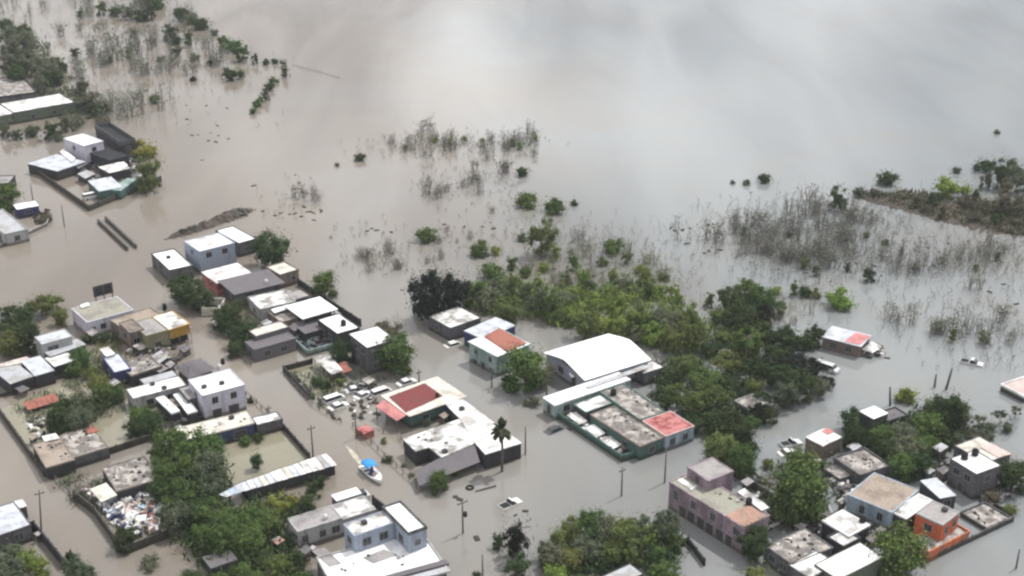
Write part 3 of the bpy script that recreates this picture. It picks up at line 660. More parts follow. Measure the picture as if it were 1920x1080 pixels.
b = Bld('shed', 'low white and grey junk shed inside the green yard wall', 'shed')
b.slab([(1062, 778, 1.5), (1086, 796, 1.4), (1102, 790, 1.6), (1080, 772, 1.7)], M_STAIN, .06)
b.slab([(1096, 802, 1.4), (1118, 820, 1.3), (1136, 812, 1.5), (1114, 795, 1.6)], M_WHITE2, .06)
b.slab([(1124, 822, 1.2), (1148, 842, 1.1), (1166, 834, 1.3), (1144, 816, 1.4)], M_STAIN, .06)
b.posts([(1064, 778, 1.4), (1098, 790, 1.5), (1098, 803, 1.3), (1134, 812, 1.4), (1148, 840, 1.1), (1164, 833, 1.2)], .05)
b = Bld('shed', 'cluttered white scraps roof behind the big white hall', 'shed')
b.block([(1192, 690), (1206, 702), (1240, 690), (1224, 672)], 2.6, M_CONC, M_STAIN, par=0.1)
# ---------------------------------------------------------------- right side
b = Bld('house', 'mauve two-storey building with dark arches along the flooded street', 'house')
F, U, V, a = b.block([(1257, 903), (1394, 992), (1444, 966), (1300, 884)], 4.8, M_MAUVE, M_OLIVE, par=0.12, win=[('L', .18, 1.0, 1.3, 1.9, 1)] + [('L', t, 1.0, 1.5, 1.9, 1) for t in (.3, .43, .55, .68, .8)] + [('L', .1, 3.4, .9, 1.3), ('L', .4, 3.4, .9, 1.3), ('L', .66, 3.4, .9, 1.3), ('L', .9, 3.2, .8, 1.6), ('R', .5, 3.3)])
b.block([(1296, 877), (1325, 904), (1373, 884), (1334, 855)], 6.6, M_MAUVE, M_GREY, par=0.08, win=[('L', .5, 5.6, 1.0, 1.3, 1)])
b.slab([(1362, 966, 4.92), (1396, 990, 4.92), (1438, 968, 4.92), (1402, 946, 4.92)], M_TERRA, .1, 'roof_panel')
b.slab([(1270, 900, 4.95), (1296, 918, 4.95), (1308, 912, 4.95), (1280, 896, 4.95)], M_WHITE2, .12, 'roof_panel')
b.slab([(1383, 922, 5.2), (1428, 957, 5.2), (1442, 951, 5.2), (1396, 915, 5.2)], M_STAIN, .12, 'roof_panel')
b = Bld('house', 'brown roofed house with a long pale blue wall', 'house')
b.block([(1594, 928), (1672, 962), (1720, 920), (1637, 884)], 3.6, M_BLUEW, M_BROWN, par=0.06, win=[('L', .65, 2.0, .8, 1.3), ('L', .25, 2.0, .8, 1.3)])
b = Bld('ruin', 'unroofed grey concrete ruin above the brown roof', 'ruin')
b.block([(1566, 858), (1612, 897), (1667, 872), (1620, 842)], 2.2, M_CONC, M_STAIN2, par=0.3, parm=M_CONC)
b.block([(1548, 880), (1575, 900), (1596, 890), (1570, 868)], 1.4, M_CONC, M_STAIN2, par=0.1)
b = Bld('house', 'white porch roof linking the blue wall and the orange house', 'house')
b.block([(1675, 962), (1699, 972), (1748, 942), (1722, 923)], 3.3, M_DARK, M_STAIN, par=0.1, parm=M_WHITE)
b = Bld('shed', 'grey metal sheet roof beside the white porch roof', 'shed')
b.block([(1734, 900), (1757, 937), (1794, 926), (1752, 896)], 2.8, M_DARK, M_ZINC, par=0, win=[('R', .5, 1.6)])
b = Bld('house', 'bright orange house with a grey roof and orange terrace wall', 'house')
b.block([(1713, 963), (1767, 982), (1801, 962), (1750, 940)], 4.6, M_ORANGE, M_GREY, par=0.1, parm=M_CONC2, win=[('R', .3, 3.0, 1.0, 1.3), ('R', .75, 3.2, .8, 1.1), ('L', .5, 3.1)])
b.block([(1700, 1018), (1742, 1034), (1818, 1002), (1780, 975)], 1.7, M_ORANGE2, M_STAIN2, par=0.35, parm=M_ORANGE2)
b.block([(1800, 962), (1850, 992), (1896, 972), (1846, 944)], .55, M_CONC, M_STAIN2, par=0.25, parm=M_CONC)
b = Bld('house', 'white flat roof with two black tanks on tall grey walls', 'house')
b.block([(1781, 860), (1832, 890), (1876, 873), (1828, 844)], 4.8, M_CONC, M_WHITE, par=0.08, win=[('L', .3, 3.3), ('L', .7, 3.3), ('R', .5, 3.3), ('L', .5, 1.0, 1.1, 1.6, 1)])
b.block([(1784, 836), (1850, 866), (1898, 852), (1838, 820)], 3.5, M_CONC, M_CREAM, par=0.08)
b.slab([(1838, 838, 3.7), (1872, 858, 3.6), (1897, 851, 3.7), (1858, 830, 3.8)], M_PALEPINK, .08, 'roof_panel')
b = Bld('house', 'broad bright white slab roof at the bottom right edge', 'house')
b.block([(1528, 1060), (1572, 1086), (1657, 1046), (1612, 1016)], 3.4, M_GREENW, M_WHITE, par=0.04)
b = Bld('house', 'ragged white roof with dark gaps above the bright slab roof', 'house')
b.block([(1546, 976), (1590, 1007), (1631, 984), (1578, 956)], 3.1, M_DARK, M_WHITE2, par=0.08, parm=M_WHITE)
b.block([(1552, 1008), (1582, 1028), (1612, 1010), (1582, 992)], 2.8, M_DARK, M_WHITE2, par=0.25, parm=M_DARK)
b = Bld('house', 'grey rubble covered roof with a pinkish patch near the bottom right', 'house')
b.block([(1438, 1022), (1484, 1062), (1560, 1026), (1508, 990)], 3.0, M_CONC, M_STAIN2, par=0.1, win=[('L', .3, 1.6), ('L', .7, 1.6)])
b.block([(1482, 1060), (1520, 1088), (1566, 1056), (1530, 1030)], 3.1, M_CONC, M_STAIN, par=0.08)
b = Bld('shack', 'brown plank shack with a lavender and red tin roof in open water', 'shack')
F, U, V, a = b.block([(1542, 632), (1612, 647), (1633, 630), (1562, 612)], 2.6, M_WOOD, M_ZINC, par=0, ov=.25, win=[('L', .3, 1.2), ('L', .7, 1.2)])
b.slab([(1584, 640, 2.7), (1612, 646, 2.7), (1632, 630, 2.7), (1604, 623, 2.7)], M_PINK, .07, 'roof_panel')
b.slab([(1616, 655, 1.4), (1636, 662, 1.2), (1654, 650, 1.3), (1634, 640, 1.8)], M_STAIN, .06, 'porch_roof')
b.posts([(1618, 655, 1.3), (1636, 661, 1.2), (1652, 650, 1.3)], .06)
b = Bld('house', 'pale pink roof cut by the picture edge in the open flood', 'house')
b.block([(1880, 722), (1920, 746), (1975, 724), (1934, 702)], 1.2, M_CONC, M_PALEPINK, par=0.25, parm=M_WHITE)
b = Bld('shed', 'small bright white roof standing among dark treetops', 'shed')
b.block([(1615, 771), (1639, 786), (1662, 774), (1640, 760)], 4.2, M_DARK, M_WHITE, par=0)
b.block([(1644, 775), (1664, 793), (1700, 778), (1678, 764)], 3.0, M_DARK, M_SLATE, par=0.2)
b = Bld('shack', 'dark brown shack with a white roof splashed pink', 'shack')
b.block([(1511, 819), (1543, 836), (1578, 819), (1546, 803)], 3.0, M_WOOD, M_WHITE2, par=0)
b.slab([(1540, 808, 3.1), (1552, 815, 3.1), (1564, 809, 3.1), (1552, 802, 3.1)], M_PINK, .06, 'roof_panel')
b = Bld('shed', 'half hidden scrap shed with pale edges in the grove', 'shed')
b.block([(1378, 752), (1404, 768), (1440, 756), (1412, 740)], 2.2, M_DARK, M_STAIN2, par=0.2, parm=M_CONC2)
b = Bld('house', 'house roof half hidden under trees at the bottom edge', 'house')
b.block([(1120, 1082), (1150, 1100), (1212, 1076), (1180, 1060)], 2.8, M_DARK, M_ZINC2, par=0.05)
b = Bld('hut', 'dark patched hut under the trees near the bottom edge', 'hut')
b.block([(378, 1044), (396, 1064), (448, 1048), (426, 1030)], 1.9, M_DARK, M_SLATE, par=0)

# small sheds and lean-tos that fill the gaps between the houses
WM = [M_DARK, M_CONC, M_TAN, M_GREENW, M_WOOD]
SH = [('grey shed behind the bright white two-storey house', 300, 690, 30, 12, 2.0, M_GREY), ('brown scrap roof below the bare brown block house', 262, 648, 30, 12, 1.8, M_STAIN2), ('dark scrap roof at the street bend below the yellow house', 345, 652, 26, 12, 1.7, M_SLATE),
 ('zinc patch roof below the narrow two-storey house', 150, 655, 24, 10, 1.9, M_ZINC2), ('dark low shed below the long patched shed', 40, 728, 30, 10, 1.6, M_SLATE), ('white patch roof by the small white sheet roof', 140, 690, 20, 9, 1.8, M_STAIN),
 ('dark shed between the ruin and the cream shop', 300, 832, 24, 10, 1.8, M_GREY), ('white patch roof beside the cream square roof', 222, 948, 20, 9, 1.6, M_WHITE2), ('brown lean-to at the ruined brown roof', 60, 818, 18, 10, 1.6, M_BROWN),
 ('dark shed in front of the wide bright white roof', 552, 612, 26, 12, 2.2, M_SLATE), ('grey patch roof at the dark slate house back', 498, 604, 24, 10, 2.4, M_ZINC2), ('dark lean-to right of the green walled block', 1262, 768, 24, 10, 2.0, M_SLATE),
 ('grey lean-to left of the brown roof', 1578, 938, 20, 10, 1.9, M_STAIN2), ('dark lean-to between the ragged white roofs', 1634, 1008, 26, 14, 2.0, M_SLATE), ('zinc patch roof beside the grey rubble roof', 1500, 985, 24, 10, 2.2, M_ZINC2),
 ('grey lean-to at the foot of the yellow house', 298, 668, 34, 18, 2.0, M_STAIN2), ('small dark shed right of the crumbling brown roof', 318, 682, 20, 12, 2.2, M_GREY),
 ('patched shed between the lavender house and the narrow two-storey house', 172, 622, 24, 12, 2.0, M_GREY), ('low scrap shed under the pale blue roof', 212, 716, 26, 12, 1.9, M_STAIN2),
 ('dark lean-to behind the long narrow white shed', 292, 714, 30, 10, 2.3, M_SLATE), ('tin shelter beside the ruined cream room', 404, 604, 18, 10, 1.8, M_ZINC2),
 ('dark lean-to below the slate grey flat house', 470, 556, 34, 14, 2.2, M_SLATE), ('small tin roof behind the black tank', 628, 588, 22, 10, 2.4, M_ZINC2),
 ('small grey shed below the tall grey house', 690, 712, 26, 12, 1.8, M_STAIN2), ('brown lean-to at the wide house court', 832, 778, 20, 10, 2.0, M_BROWN),
 ('dark lean-to inside the walled compound beside the cube house', 148, 306, 30, 14, 2.4, M_SLATE), ('mauve grey patch roof inside the walled compound', 160, 326, 34, 12, 2.2, M_ZINC2),
 ('dark scrap roof against the compound back wall', 258, 330, 22, 14, 2.2, M_SLATE), ('low grey shed left of the mid white sheet roof', 62, 706, 18, 10, 1.8, M_ZINC2),
 ('small pale shed in the lane above the mauve building', 1412, 930, 20, 10, 2.0, M_STAIN), ('grey shed behind the mauve building', 1400, 902, 26, 12, 2.0, M_GREY),
 ('low rusty shed below the pale blue wall', 1650, 992, 22, 10, 1.8, M_STAIN2), ('dark lean-to left of the twin tank house', 1768, 880, 24, 14, 2.4, M_SLATE),
 ('patched shed between the brown roof and the twin tank house', 1742, 882, 22, 10, 2.2, M_BROWN), ('grey shed left of the twin tank house pale rear roof', 1762, 838, 30, 14, 2.6, M_ZINC2),
 ('small white shed under the trees above the ruin', 1530, 862, 22, 10, 2.0, M_STAIN), ('brown patched roof right of the pink splashed shack', 1600, 836, 30, 12, 2.2, M_STAIN2),
 ('low scrap roof in the grove by the camper van', 1500, 742, 24, 10, 1.8, M_ZINC2), ('grey shed below the grey flat house near the bottom edge', 520, 1012, 26, 12, 1.9, M_TERRA),
 ('dark lean-to left of the white terraces', 572, 1030, 24, 14, 2.2, M_SLATE), ('small shed by the bottom left white house', 70, 1000, 14, 8, 1.6, M_GREY)]
for k, (lab, x, y, wd, ht, h, rm) in enumerate(SH):
    b = Bld('lean_to' if 'lean-to' in lab else 'shed', lab, 'shed')
    b.sheets([(x - wd * .45, y, h), (x, y + ht * .75, h - .25), (x + wd * .55, y, h - .1), (x + wd * .1, y - ht * .6, h + .15)], 3, [rm, rm, M_STAIN2 if k % 3 else M_ZINC2], seed=k, jit=.05)
    F, U, V, a = rect([(x - wd * .42, y), (x, y + ht * .68), (x + wd * .5, y), (x + wd * .1, y - ht * .5)], h - .3)
    m = MB(); m.box(.25, U - .25, .25, V - .25, BASE, h - .4, b.L(F)); b.part('wall', m, WM[k % 5])
    b.window(F, U, V, 'R', .5, max(.7, h - 1.3), .8, .6, k % 2, .25)
# ---------------------------------------------------------------- walls and fences
def wall(label, pts, h, m=M_BLOCK, t=0.22, cat='wall', name='yard_wall'):
    """a yard wall along the waterline pixels pts; each straight run and each pier is a part"""
    w = [P(x, y, 0) for x, y in pts]
    e = bpy.data.objects.new(name, None); COL.objects.link(e); e.location = w[0]
    tag(e, label, cat)
    o = w[0]
    for i in range(len(w) - 1):
        a, c = w[i] - o, w[i + 1] - o
        d = (c - a); L = d.length; n = max(1, round(L / 3.2))
        F = Matrix.Translation(a) @ Matrix.Rotation(math.atan2(d.y, d.x), 4, 'Z')
        b = MB(); b.box(0.13, L - 0.13, -t / 2, t / 2, BASE, h, F); link('wall_run', b.mesh('wall_run', m), e)
        for k in range(n + (i == len(w) - 2)):
            x = L * k / n
            p = MB(); p.box(x - .16, x + .16, -t / 2 - .04, t / 2 + .04, BASE, h + .12, F); link('pier', p.mesh('pier', m), e)
    return e
wall('dark wall round the corner of the far left walled compound', [(66, 324), (168, 396), (302, 340)], 1.5, M_BLOCK)
wall('low pale wall of the corner yard beside the blue kiosk', [(-20, 474), (88, 424), (96, 404)], 0.9, M_CONC2)
wall('long dark wall behind the white roofed houses facing open water', [(560, 535), (612, 570), (676, 612)], 1.6, M_DARK)
wall('teal yard wall below the dark veranda courtyard', [(546, 640), (578, 668), (622, 655)], 1.3, M_TEAL)
wall('dark wall round the small flooded yard by the main street', [(585, 682), (532, 696), (580, 748)], 1.1, M_DARK)
wall('dark wall along the back street by the ruined brown roof', [(0, 776), (84, 893), (284, 826)], 1.3, M_BLOCK)
wall('dark wall wrapping the colourful junk yard', [(140, 935), (178, 965), (232, 1042), (316, 1008)], 1.5, M_BLOCK)
wall('dark wall beside the bottom left white house', [(-20, 1012), (66, 996), (122, 1066)], 1.8, M_DARK)
wall('dark wall of the large flooded garden', [(440, 818), (528, 800), (580, 860)], 1.1, M_DARK)
wall('green wall of the cluttered yard below the teal building', [(1044, 784), (1166, 866), (1248, 842)], 1.3, M_TEALD)
wall('teal wall strip between the grey stained roofs', [(1146, 768), (1204, 806)], 2.0, M_TEALD)
wall('long grey wall below the orange house', [(1742, 1052), (1898, 978)], 0.9, M_CONC)
wall('dark wall behind the mauve building', [(1378, 894), (1462, 952)], 1.6, M_BLOCK)
wall('dark wall in front of the white house with the garden', [(322, 800), (400, 784)], 0.9, M_CONC)
wall('low dark wall between the reddish hut yard and the sheds', [(0, 745), (135, 704)], 0.7, M_BLOCK)
wall('dark low wall behind the trees at the bottom', [(1150, 1066), (1290, 1020), (1320, 1060)], 1.2, M_DARK)
wall('dark wall beside the white patterned house', [(700, 948), (726, 968)], 1.8, M_DARK)
wall('mossy edge wall in front of the twin tank house', [(1840, 940), (1898, 965)], 0.6, M_BLOCK)
def fence(label, pts, h=1.2, step=2.2, m=M_POLE, rails=2):
    w = [P(x, y, 0) for x, y in pts]; o = w[0]
    e = bpy.data.objects.new('post_fence', None); COL.objects.link(e); e.location = o
    tag(e, label, 'fence')
    rr = random.Random(len(label))
    pm = MB(); pm.box(-.07, .07, -.07, .07, BASE, h); pme = pm.mesh('post', m)
    for i in range(len(w) - 1):
        a, c = w[i] - o, w[i + 1] - o; d = c - a; n = max(1, round(d.length / step))
        for k in range(n + (i == len(w) - 2)):
            q = a.lerp(c, k / n)
            link('post', pme, e, q + Vector((0, 0, rr.uniform(-.3, .1))), (rr.uniform(-.08, .08), rr.uniform(-.08, .08), 0))
        F = Matrix.Translation(a) @ Matrix.Rotation(math.atan2(d.y, d.x), 4, 'Z')
        for r in range(rails):
            b = MB(); z = h * (.45 + .4 * r); b.box(0, d.length, -.025, .025, z, z + .06, F); link('rail', b.mesh('rail', m), e)
fence('crooked post fence along the street by the pink hut', [(662, 800), (720, 856), (780, 912)], 1.1)
fence('post fence along the main street bank below the trees', [(430, 655), (470, 688)], 1.1)
fence('post fence along the street by the small flooded yard', [(545, 716), (585, 760), (640, 792)], 1.0)
fence('broken fence beside the back street junk yard', [(104, 900), (140, 935)], 1.0)
fence('short fence in front of the bright white two-storey house', [(462, 740), (500, 775), (530, 796)], 1.0)
fence('broken line of fence posts running out into the wide water', [(550, 124), (592, 134), (636, 147)], 0.7, 1.6, M_POLE, 1)
fence('post fence by the house with the grey lean-to roof', [(772, 880), (788, 916), (800, 905)], 1.0)
fence('plank fence stub beside the flooded tyre and pole', [(560, 640), (584, 658)], 0.9)
fence('fence round the wide house court facing the pink hut', [(690, 812), (748, 812), (757, 838)], 1.0)
def railing(label, pts):
    w = [P(x, y, 0) for x, y in pts]; o = w[0]
    e = bpy.data.objects.new('bridge_railing', None); COL.objects.link(e); e.location = o
    tag(e, label, 'bridge railing')
    d = w[1] - w[0]; L = d.length; F = Matrix.Rotation(math.atan2(d.y, d.x), 4, 'Z')
    n = 8
    for k in range(n):
        b = MB(); x = L * (k + .5) / n; b.box(x - .22, x + .22, -.2, .2, BASE, .62, F); link('post', b.mesh('post', M_CONC), e)
    b = MB(); b.box(-.1, L + .1, -.26, .26, .63, .85, F); link('top_rail', b.mesh('top_rail', M_BLOCK), e)
    b = MB(); b.box(0, L, -.13, .13, -.4, .3, F); link('kerb', b.mesh('kerb', M_BLOCK), e)
railing('concrete bridge railing standing alone in the flooded crossroads, the one nearer the walled compound', [(198, 412), (256, 466)])
railing('concrete bridge railing standing alone in the flooded crossroads, the one nearer the picture edge', [(184, 417), (240, 470)])
# ---------------------------------------------------------------- poles
def pole(label, px, py0, py1, arm=0, tr=False, name='utility_pole', r=.13, lean=0.0):
    p = P(px, py1, 0)
    lo, hi = 0.5, 16.0
    for _ in range(40):       # height whose top lands on row py0
        mid = (lo + hi) / 2
        q = Vector((p.x, p.y, mid)); v = q - Vector((0, 0, CAMH))
        zz = v.y * CP - v.z * SP; yy = v.y * SP + v.z * CP
        (hi, lo) = (mid, lo) if 540 - FPX * yy / zz < py0 else (hi, mid)
    h = lo
    e = bpy.data.objects.new(name, None); COL.objects.link(e); e.location = p; e.rotation_euler = (0, lean, 0)
    tag(e, label, 'pole')
    b = MB(); b.tube([(0, 0, BASE), (0, 0, h * .5), (0, 0, h)], [r * 1.15, r, r * .75], 7); link('shaft', b.mesh('shaft', M_POLE, True), e)
    if arm:
        b = MB(); b.box(-arm, arm, -.06, .06, h - .75, h - .6); link('crossarm', b.mesh('crossarm', M_POLE), e, rot=(0, 0, .6))
        for sx in (-.9, 0, .9):
            b = MB(); b.lathe([(.05, 0), (.07, .08), (.04, .2)], n=6); link('insulator', b.mesh('insulator', M_DARK), e, (math.cos(.6) * sx * arm, math.sin(.6) * sx * arm, h - .6))
    if tr:
        b = MB(); b.lathe([(.28, 0), (.3, .1), (.3, .75), (.2, .85)], (.42, 0, 0), 10); link('transformer', b.mesh('transformer', M_DARK, True), e, (0, 0, h * .5))
pole('tall wooden pole with a transformer in the wide flooded crossing', 868, 936, 1000, .9, True)
pole('short wooden pole near the bottom edge left of the dark shrub', 905, 1040, 1092, 0)
pole('wooden pole at the garden corner above the sheet roofed shed', 587, 797, 856, .7)
pole('wooden pole beside the pink flooded hut', 668, 778, 822, .6)
pole('thin pole beside the palm and the wide house', 985, 800, 852)
pole('leaning wooden pole in the back street by the white corner house', 78, 918, 1004, .7, lean=.1)
pole('wooden pole before the gable of the big white hall', 1025, 682, 742, .7)
pole('pole in front of the green walled yard corner', 1165, 876, 930, .6)
pole('pole between the red roofed house and the side street', 786, 693, 722, .5)
pole('pole at the blue walled shop', 505, 760, 790, .5)
pole('thin pole standing in the crossroads by the blue kiosk', 62, 345, 376, 0)
pole('thin pole standing in the crossroads left of the bridge railings', 121, 384, 425, 0)
pole('thin pole in the flooded street before the mauve building', 1246, 842, 905, 0)
pole('thick pole beside the teal two-storey house', 922, 690, 726, .6)
pole('dead leaning trunk behind the right grove, the taller one', 1774, 690, 730, 0, name='dead_trunk', r=.22, lean=.12)
pole('dead trunk behind the right grove, the shorter one', 1752, 702, 726, 0, name='dead_trunk', r=.2)
pole('dark dead trunk beside the white roof in the grove', 1669, 725, 760, 0, name='dead_trunk', r=.2, lean=-.12)
pole('pole standing in water at the far bottom right', 1905, 1030, 1066, 0)
# billboard seen from behind
e = bpy.data.objects.new('billboard', None); COL.objects.link(e)
p = P(180, 584, 0); e.location = p; tag(e, 'dark billboard seen from behind above the grey roofed house', 'billboard')
a = math.radians(38); e.rotation_euler = (0, 0, a)
b = MB(); b.box(0, 4.2, -.06, .06, 3.2, 5.6); link('panel', b.mesh('panel', M_DARK), e)
for x in (.3, 2.1, 3.9):
    b = MB(); b.box(x - .09, x + .09, -.26, -.07, BASE, 5.5); link('post', b.mesh('post', M_POLE), e)
for z in (3.4, 4.4, 5.3):
    b = MB(); b.box(.05, 4.15, -.37, -.27, z, z + .1); link('rail', b.mesh('rail', M_BLOCK), e)
# ---------------------------------------------------------------- tanks and roof clutter
def tank(label, px, py, z, r=.55, h=1.2, m=M_TANK):
    e = bpy.data.objects.new('water_tank', None); COL.objects.link(e); e.location = P(px, py, z)
    tag(e, label, 'water tank')
    b = MB(); b.lathe([(r, 0), (r, h * .28), (r * .96, h * .3), (r, h * .34), (r, h * .6), (r * .96, h * .63), (r, h * .66), (r * .95, h * .82), (r * .4, h * .97), (r * .4, h)], n=16)
    link('body', b.mesh('body', m, True), e)
    b = MB(); b.lathe([(r * .34, h), (r * .34, h * 1.06), (r * .1, h * 1.08)], n=12); link('lid', b.mesh('lid', m), e)
tank('black water tank on the low white roof beside the brightest roofs', 644, 610, 3.4)
tank('black water tank on the grey stained roof by the green strip', 1150, 740, 3.0)
tank('black water tank on the twin tank house roof, nearer the trees', 1808, 860, 4.8)
tank('black water tank on the twin tank house roof, nearer the flood', 1828, 853, 4.8)
tank('white water tank beside the bright white two-storey house', 411, 694, 2.6, .5, 1.2, M_WHITE2)
tank('dark tank at the back corner of the bright white two-storey house', 418, 682, 2.6, .4, 1.1)
tank('dark tank at the edge of the ragged white roof', 1617, 978, 3.1, .5, 1.1)
tank('white tank on the slate grey flat roof', 499, 531, 3.7, .4, .9, M_WHITE2)
tank('black tank beside the white strip of the mauve building', 1404, 946, 4.8, .5, 1.2)
tank('white tank on the grey roof near the blue-grey terraces', 610, 973, 3.3, .4, .8, M_WHITE2)
tank('white tank at the corner below the pale blue wall', 1590, 940, 1.6, .55, 1.2, M_WHITE2)
tank('black tank on the red roof panel edge', 820, 744, 3.0, .35, .8)
def vent(label, px, py, z, s=.35):
    e = bpy.data.objects.new('roof_vent', None); COL.objects.link(e); e.location = P(px, py, z); tag(e, label, 'vent')
    b = MB(); b.box(-s, s, -s, s, -.05, .4); link('body', b.mesh('body', M_BLOCK), e, rot=(0, 0, .66))
    b = MB(); b.box(-s * 1.2, s * 1.2, -s * 1.2, s * 1.2, .4, .48); link('cap', b.mesh('cap', M_DARK), e, rot=(0, 0, .66))
for lab, x, y, z in (('dark vent on the bright two-storey roof near its stair', 383, 727, 5.0), ('dark vent on the bright two-storey roof near the street', 416, 720, 5.0),
                     ('dark vent on the narrow white shed roof near its middle', 308, 729, 2.8), ('dark vent on the narrow white shed roof near its hut end', 286, 722, 2.8),
                     ('dark vent on the cream shop roof', 434, 785, 2.7), ('dark vent on the patterned white roof of the large house', 683, 982, 5.8),
                     ('dark vent at the edge of the stained white roof', 834, 848, 2.9), ('dark vent on the white corner house front roof', 316, 484, 3.0),
                     ('dark vent on the plain white metal roof beside the court', 866, 768, 3.05), ('dark vent on the grey roof of the orange house', 1771, 958, 4.6)):
    vent(lab, x, y, z)
# ---------------------------------------------------------------- vehicles
def car(label, px, py, ang, kind='sedan', paint=M_CARW, sink=.35, cat='car', L=4.3):
    e = bpy.data.objects.new({'sedan': 'parked_car', 'pickup': 'pickup_truck', 'van': 'van'}[kind], None); COL.objects.link(e)
    p = P(px, py, 0); e.location = (p.x, p.y, -sink); e.rotation_euler = (0, 0, ang); tag(e, label, cat)
    W = .85; x0, x1 = -L / 2, L / 2
    def prof(pts, w0, w1):
        m = MB(); n = len(pts); zs = [z for _, z in pts]; lo, hi = min(zs), max(zs)
        wf = lambda z: w0 + (w1 - w0) * (z - lo) / (hi - lo)
        m.prism([(x, -wf(z), z) for x, z in pts], [(x, wf(z), z) for x, z in pts]); m.f[0] = m.f[0]; return m
    body = [(x0, .35), (x1 - .1, .32), (x1, .55), (x1 - .08, .78), (x1 - 1.05, .95), (x0 + .35, .98), (x0, .85)]
    if kind == 'pickup': body = [(x0, .4), (x1 - .1, .35), (x1, .6), (x1 - .1, .9), (x1 - 1.2, 1.02), (x0, 1.0)]
    if kind == 'van': body = [(x0, .35), (x1 - .1, .32), (x1, .6), (x1 - .15, 1.0), (x1 - .7, 1.2), (x0, 1.2)]
    link('body', prof(body, W, W - .03).mesh('body', paint), e)
    cab = {'sedan': [(x0 + .5, .96), (x1 - 1.0, .94), (x1 - 1.75, 1.38), (x0 + 1.1, 1.4)], 'pickup': [(x0 + 1.75, 1.0), (x1 - 1.15, 1.0), (x1 - 1.85, 1.62), (x0 + 2.0, 1.64)],
           'van': [(x0 + .02, 1.19), (x1 - .65, 1.19), (x1 - 1.15, 1.72), (x0 + .12, 1.78)]}[kind]
    link('cabin_glass', prof(cab, W - .06, W - .2).mesh('cabin_glass', M_GLASS), e)
    (ax, az), (bx, bz) = cab[2], cab[3]
    m = MB(); q = [(bx - .05, -W + .2), (ax + .05, -W + .2), (ax + .05, W - .2), (bx - .05, W - .2)]
    m.prism([(x, y, 1.37 if kind == 'sedan' else az - .02) for x, y in q], [(x * .98, y * .95, (1.45 if kind == 'sedan' else az + .06)) for x, y in q])
    link('car_roof', m.mesh('car_roof', paint), e)
    if kind == 'pickup':
        m = MB(); m.box(x0 + .1, x0 + 1.65, -W + .12, W - .12, 1.0, 1.012); link('cargo_bed', m.mesh('cargo_bed', M_RUB), e)
    wm = MB()
    for k, r in ((-.1, .32), (.1, .32)): pass
    n = 12; wm.prism([(.32 * math.cos(2*PI*k/n), -.1, .32 * math.sin(2*PI*k/n)) for k in range(n)], [(.32 * math.cos(2*PI*k/n), .1, .32 * math.sin(2*PI*k/n)) for k in range(n)])
    wme = wm.mesh('wheel', M_RUB)
    for sx in (x0 + .8, x1 - .85):
        for sy in (-W + .08, W - .08): link('wheel', wme, e, (sx, sy, .33))
    for sy in (-.6, .6):
        m = MB(); m.box(x1 - .09, x1 - .02, sy - .16, sy + .16, .62, .76); link('headlight', m.mesh('headlight', M_GLASS), e)
AB, AA = math.radians(38), math.radians(-56)
car('white van parked along the yard edge nearest the small flooded yard', 627, 750, AB, 'van', M_CARW, .7, 'van', 4.2)
car('white car parked just below the white van near the street', 635, 764, AB + .05, 'sedan', M_CARW, .5, L=4.0)
car('silver car at the far end of the crowded parking yard', 666, 733, AB - .2, 'sedan', M_CARS, .5, L=3.9)
car('white pickup in the middle of the crowded parking yard', 679, 730, AB + .4, 'pickup', M_CARW, .5, 'pickup', 4.0)
car('white car with its nose toward the street in the parking yard', 681, 743, AB + .2, 'sedan', M_CARW, .5, L=3.8)
car('white van beside the pink side roof', 716, 737, AB, 'van', M_CARW, .7, 'van', 4.2)
car('white car behind the red roofed house', 763, 720, AB, 'sedan', M_CARW, .4, L=4.0)
car('white car half sunk below the grey plastered house', 851, 645, AB, 'sedan', M_CARW, .9)
car('white car stranded in the middle of the wide flooded crossing', 957, 945, AB, 'pickup', M_CARW, .8, 'pickup', 4.0)
car('small white boat-like car stranded in the open flood on the right', 1822, 682, math.radians(-28), 'pickup', M_CARS, .6, 'pickup', 4.4)
car('white camper van at the edge of the grove by the brown shack', 1551, 694, math.radians(-40), 'van', M_CARS, .3, 'van', 4.6)
car('white pickup at the water edge beside the pink splashed shack', 1483, 834, math.radians(20), 'pickup', M_CARS, .5, 'pickup', 4.0)
car('white car in the shade just below the pickup by the shack', 1478, 850, math.radians(20), 'sedan', M_CARW, .7, L=3.6)
car('white van inside the walled compound beside the teal roof', 171, 372, AB, 'van', M_CARW, .2, 'van', 4.2)
car('dark car almost under water below the green wall', 1041, 806, AB, 'sedan', M_CARG, .85)
car('white pickup on the raised ground behind the pale blue wall', 1600, 935, AB, 'pickup', M_CARW, .2, 'pickup')
car('white pickup among trees beside the mauve building', 1448, 985, AB, 'pickup', M_CARW, 0, 'pickup')
# long white box body by the bottom houses
e = bpy.data.objects.new('truck_box', None); COL.objects.link(e)
Fb, U, V, a = rect([(625, 928), (629, 940), (678, 924), (666, 914)], 1.8)
o = Fb.translation; e.location = (o.x, o.y, 0); tag(e, 'long white truck box standing in water above the patterned roof', 'truck')
G = Matrix.Translation(-Vector((o.x, o.y, 0))) @ Fb
m = MB(); m.box(0, U, 0, V, -.5, 1.7, G); link('box_side', m.mesh('box_side', M_CONC), e)
m = MB(); m.box(-.06, U + .06, -.06, V + .06, 1.6, 1.82, G); link('box_roof', m.mesh('box_roof', M_WHITE), e)
m = MB(); m.box(U + .1, U + 1.6, .1, V - .1, -.5, .9, G); link('cab', m.mesh('cab', M_CARS), e)
m = MB(); m.box(U + .08, U + 1.1, .2, V - .2, .9, 1.4, G); link('windscreen', m.mesh('windscreen', M_GLASS), e)
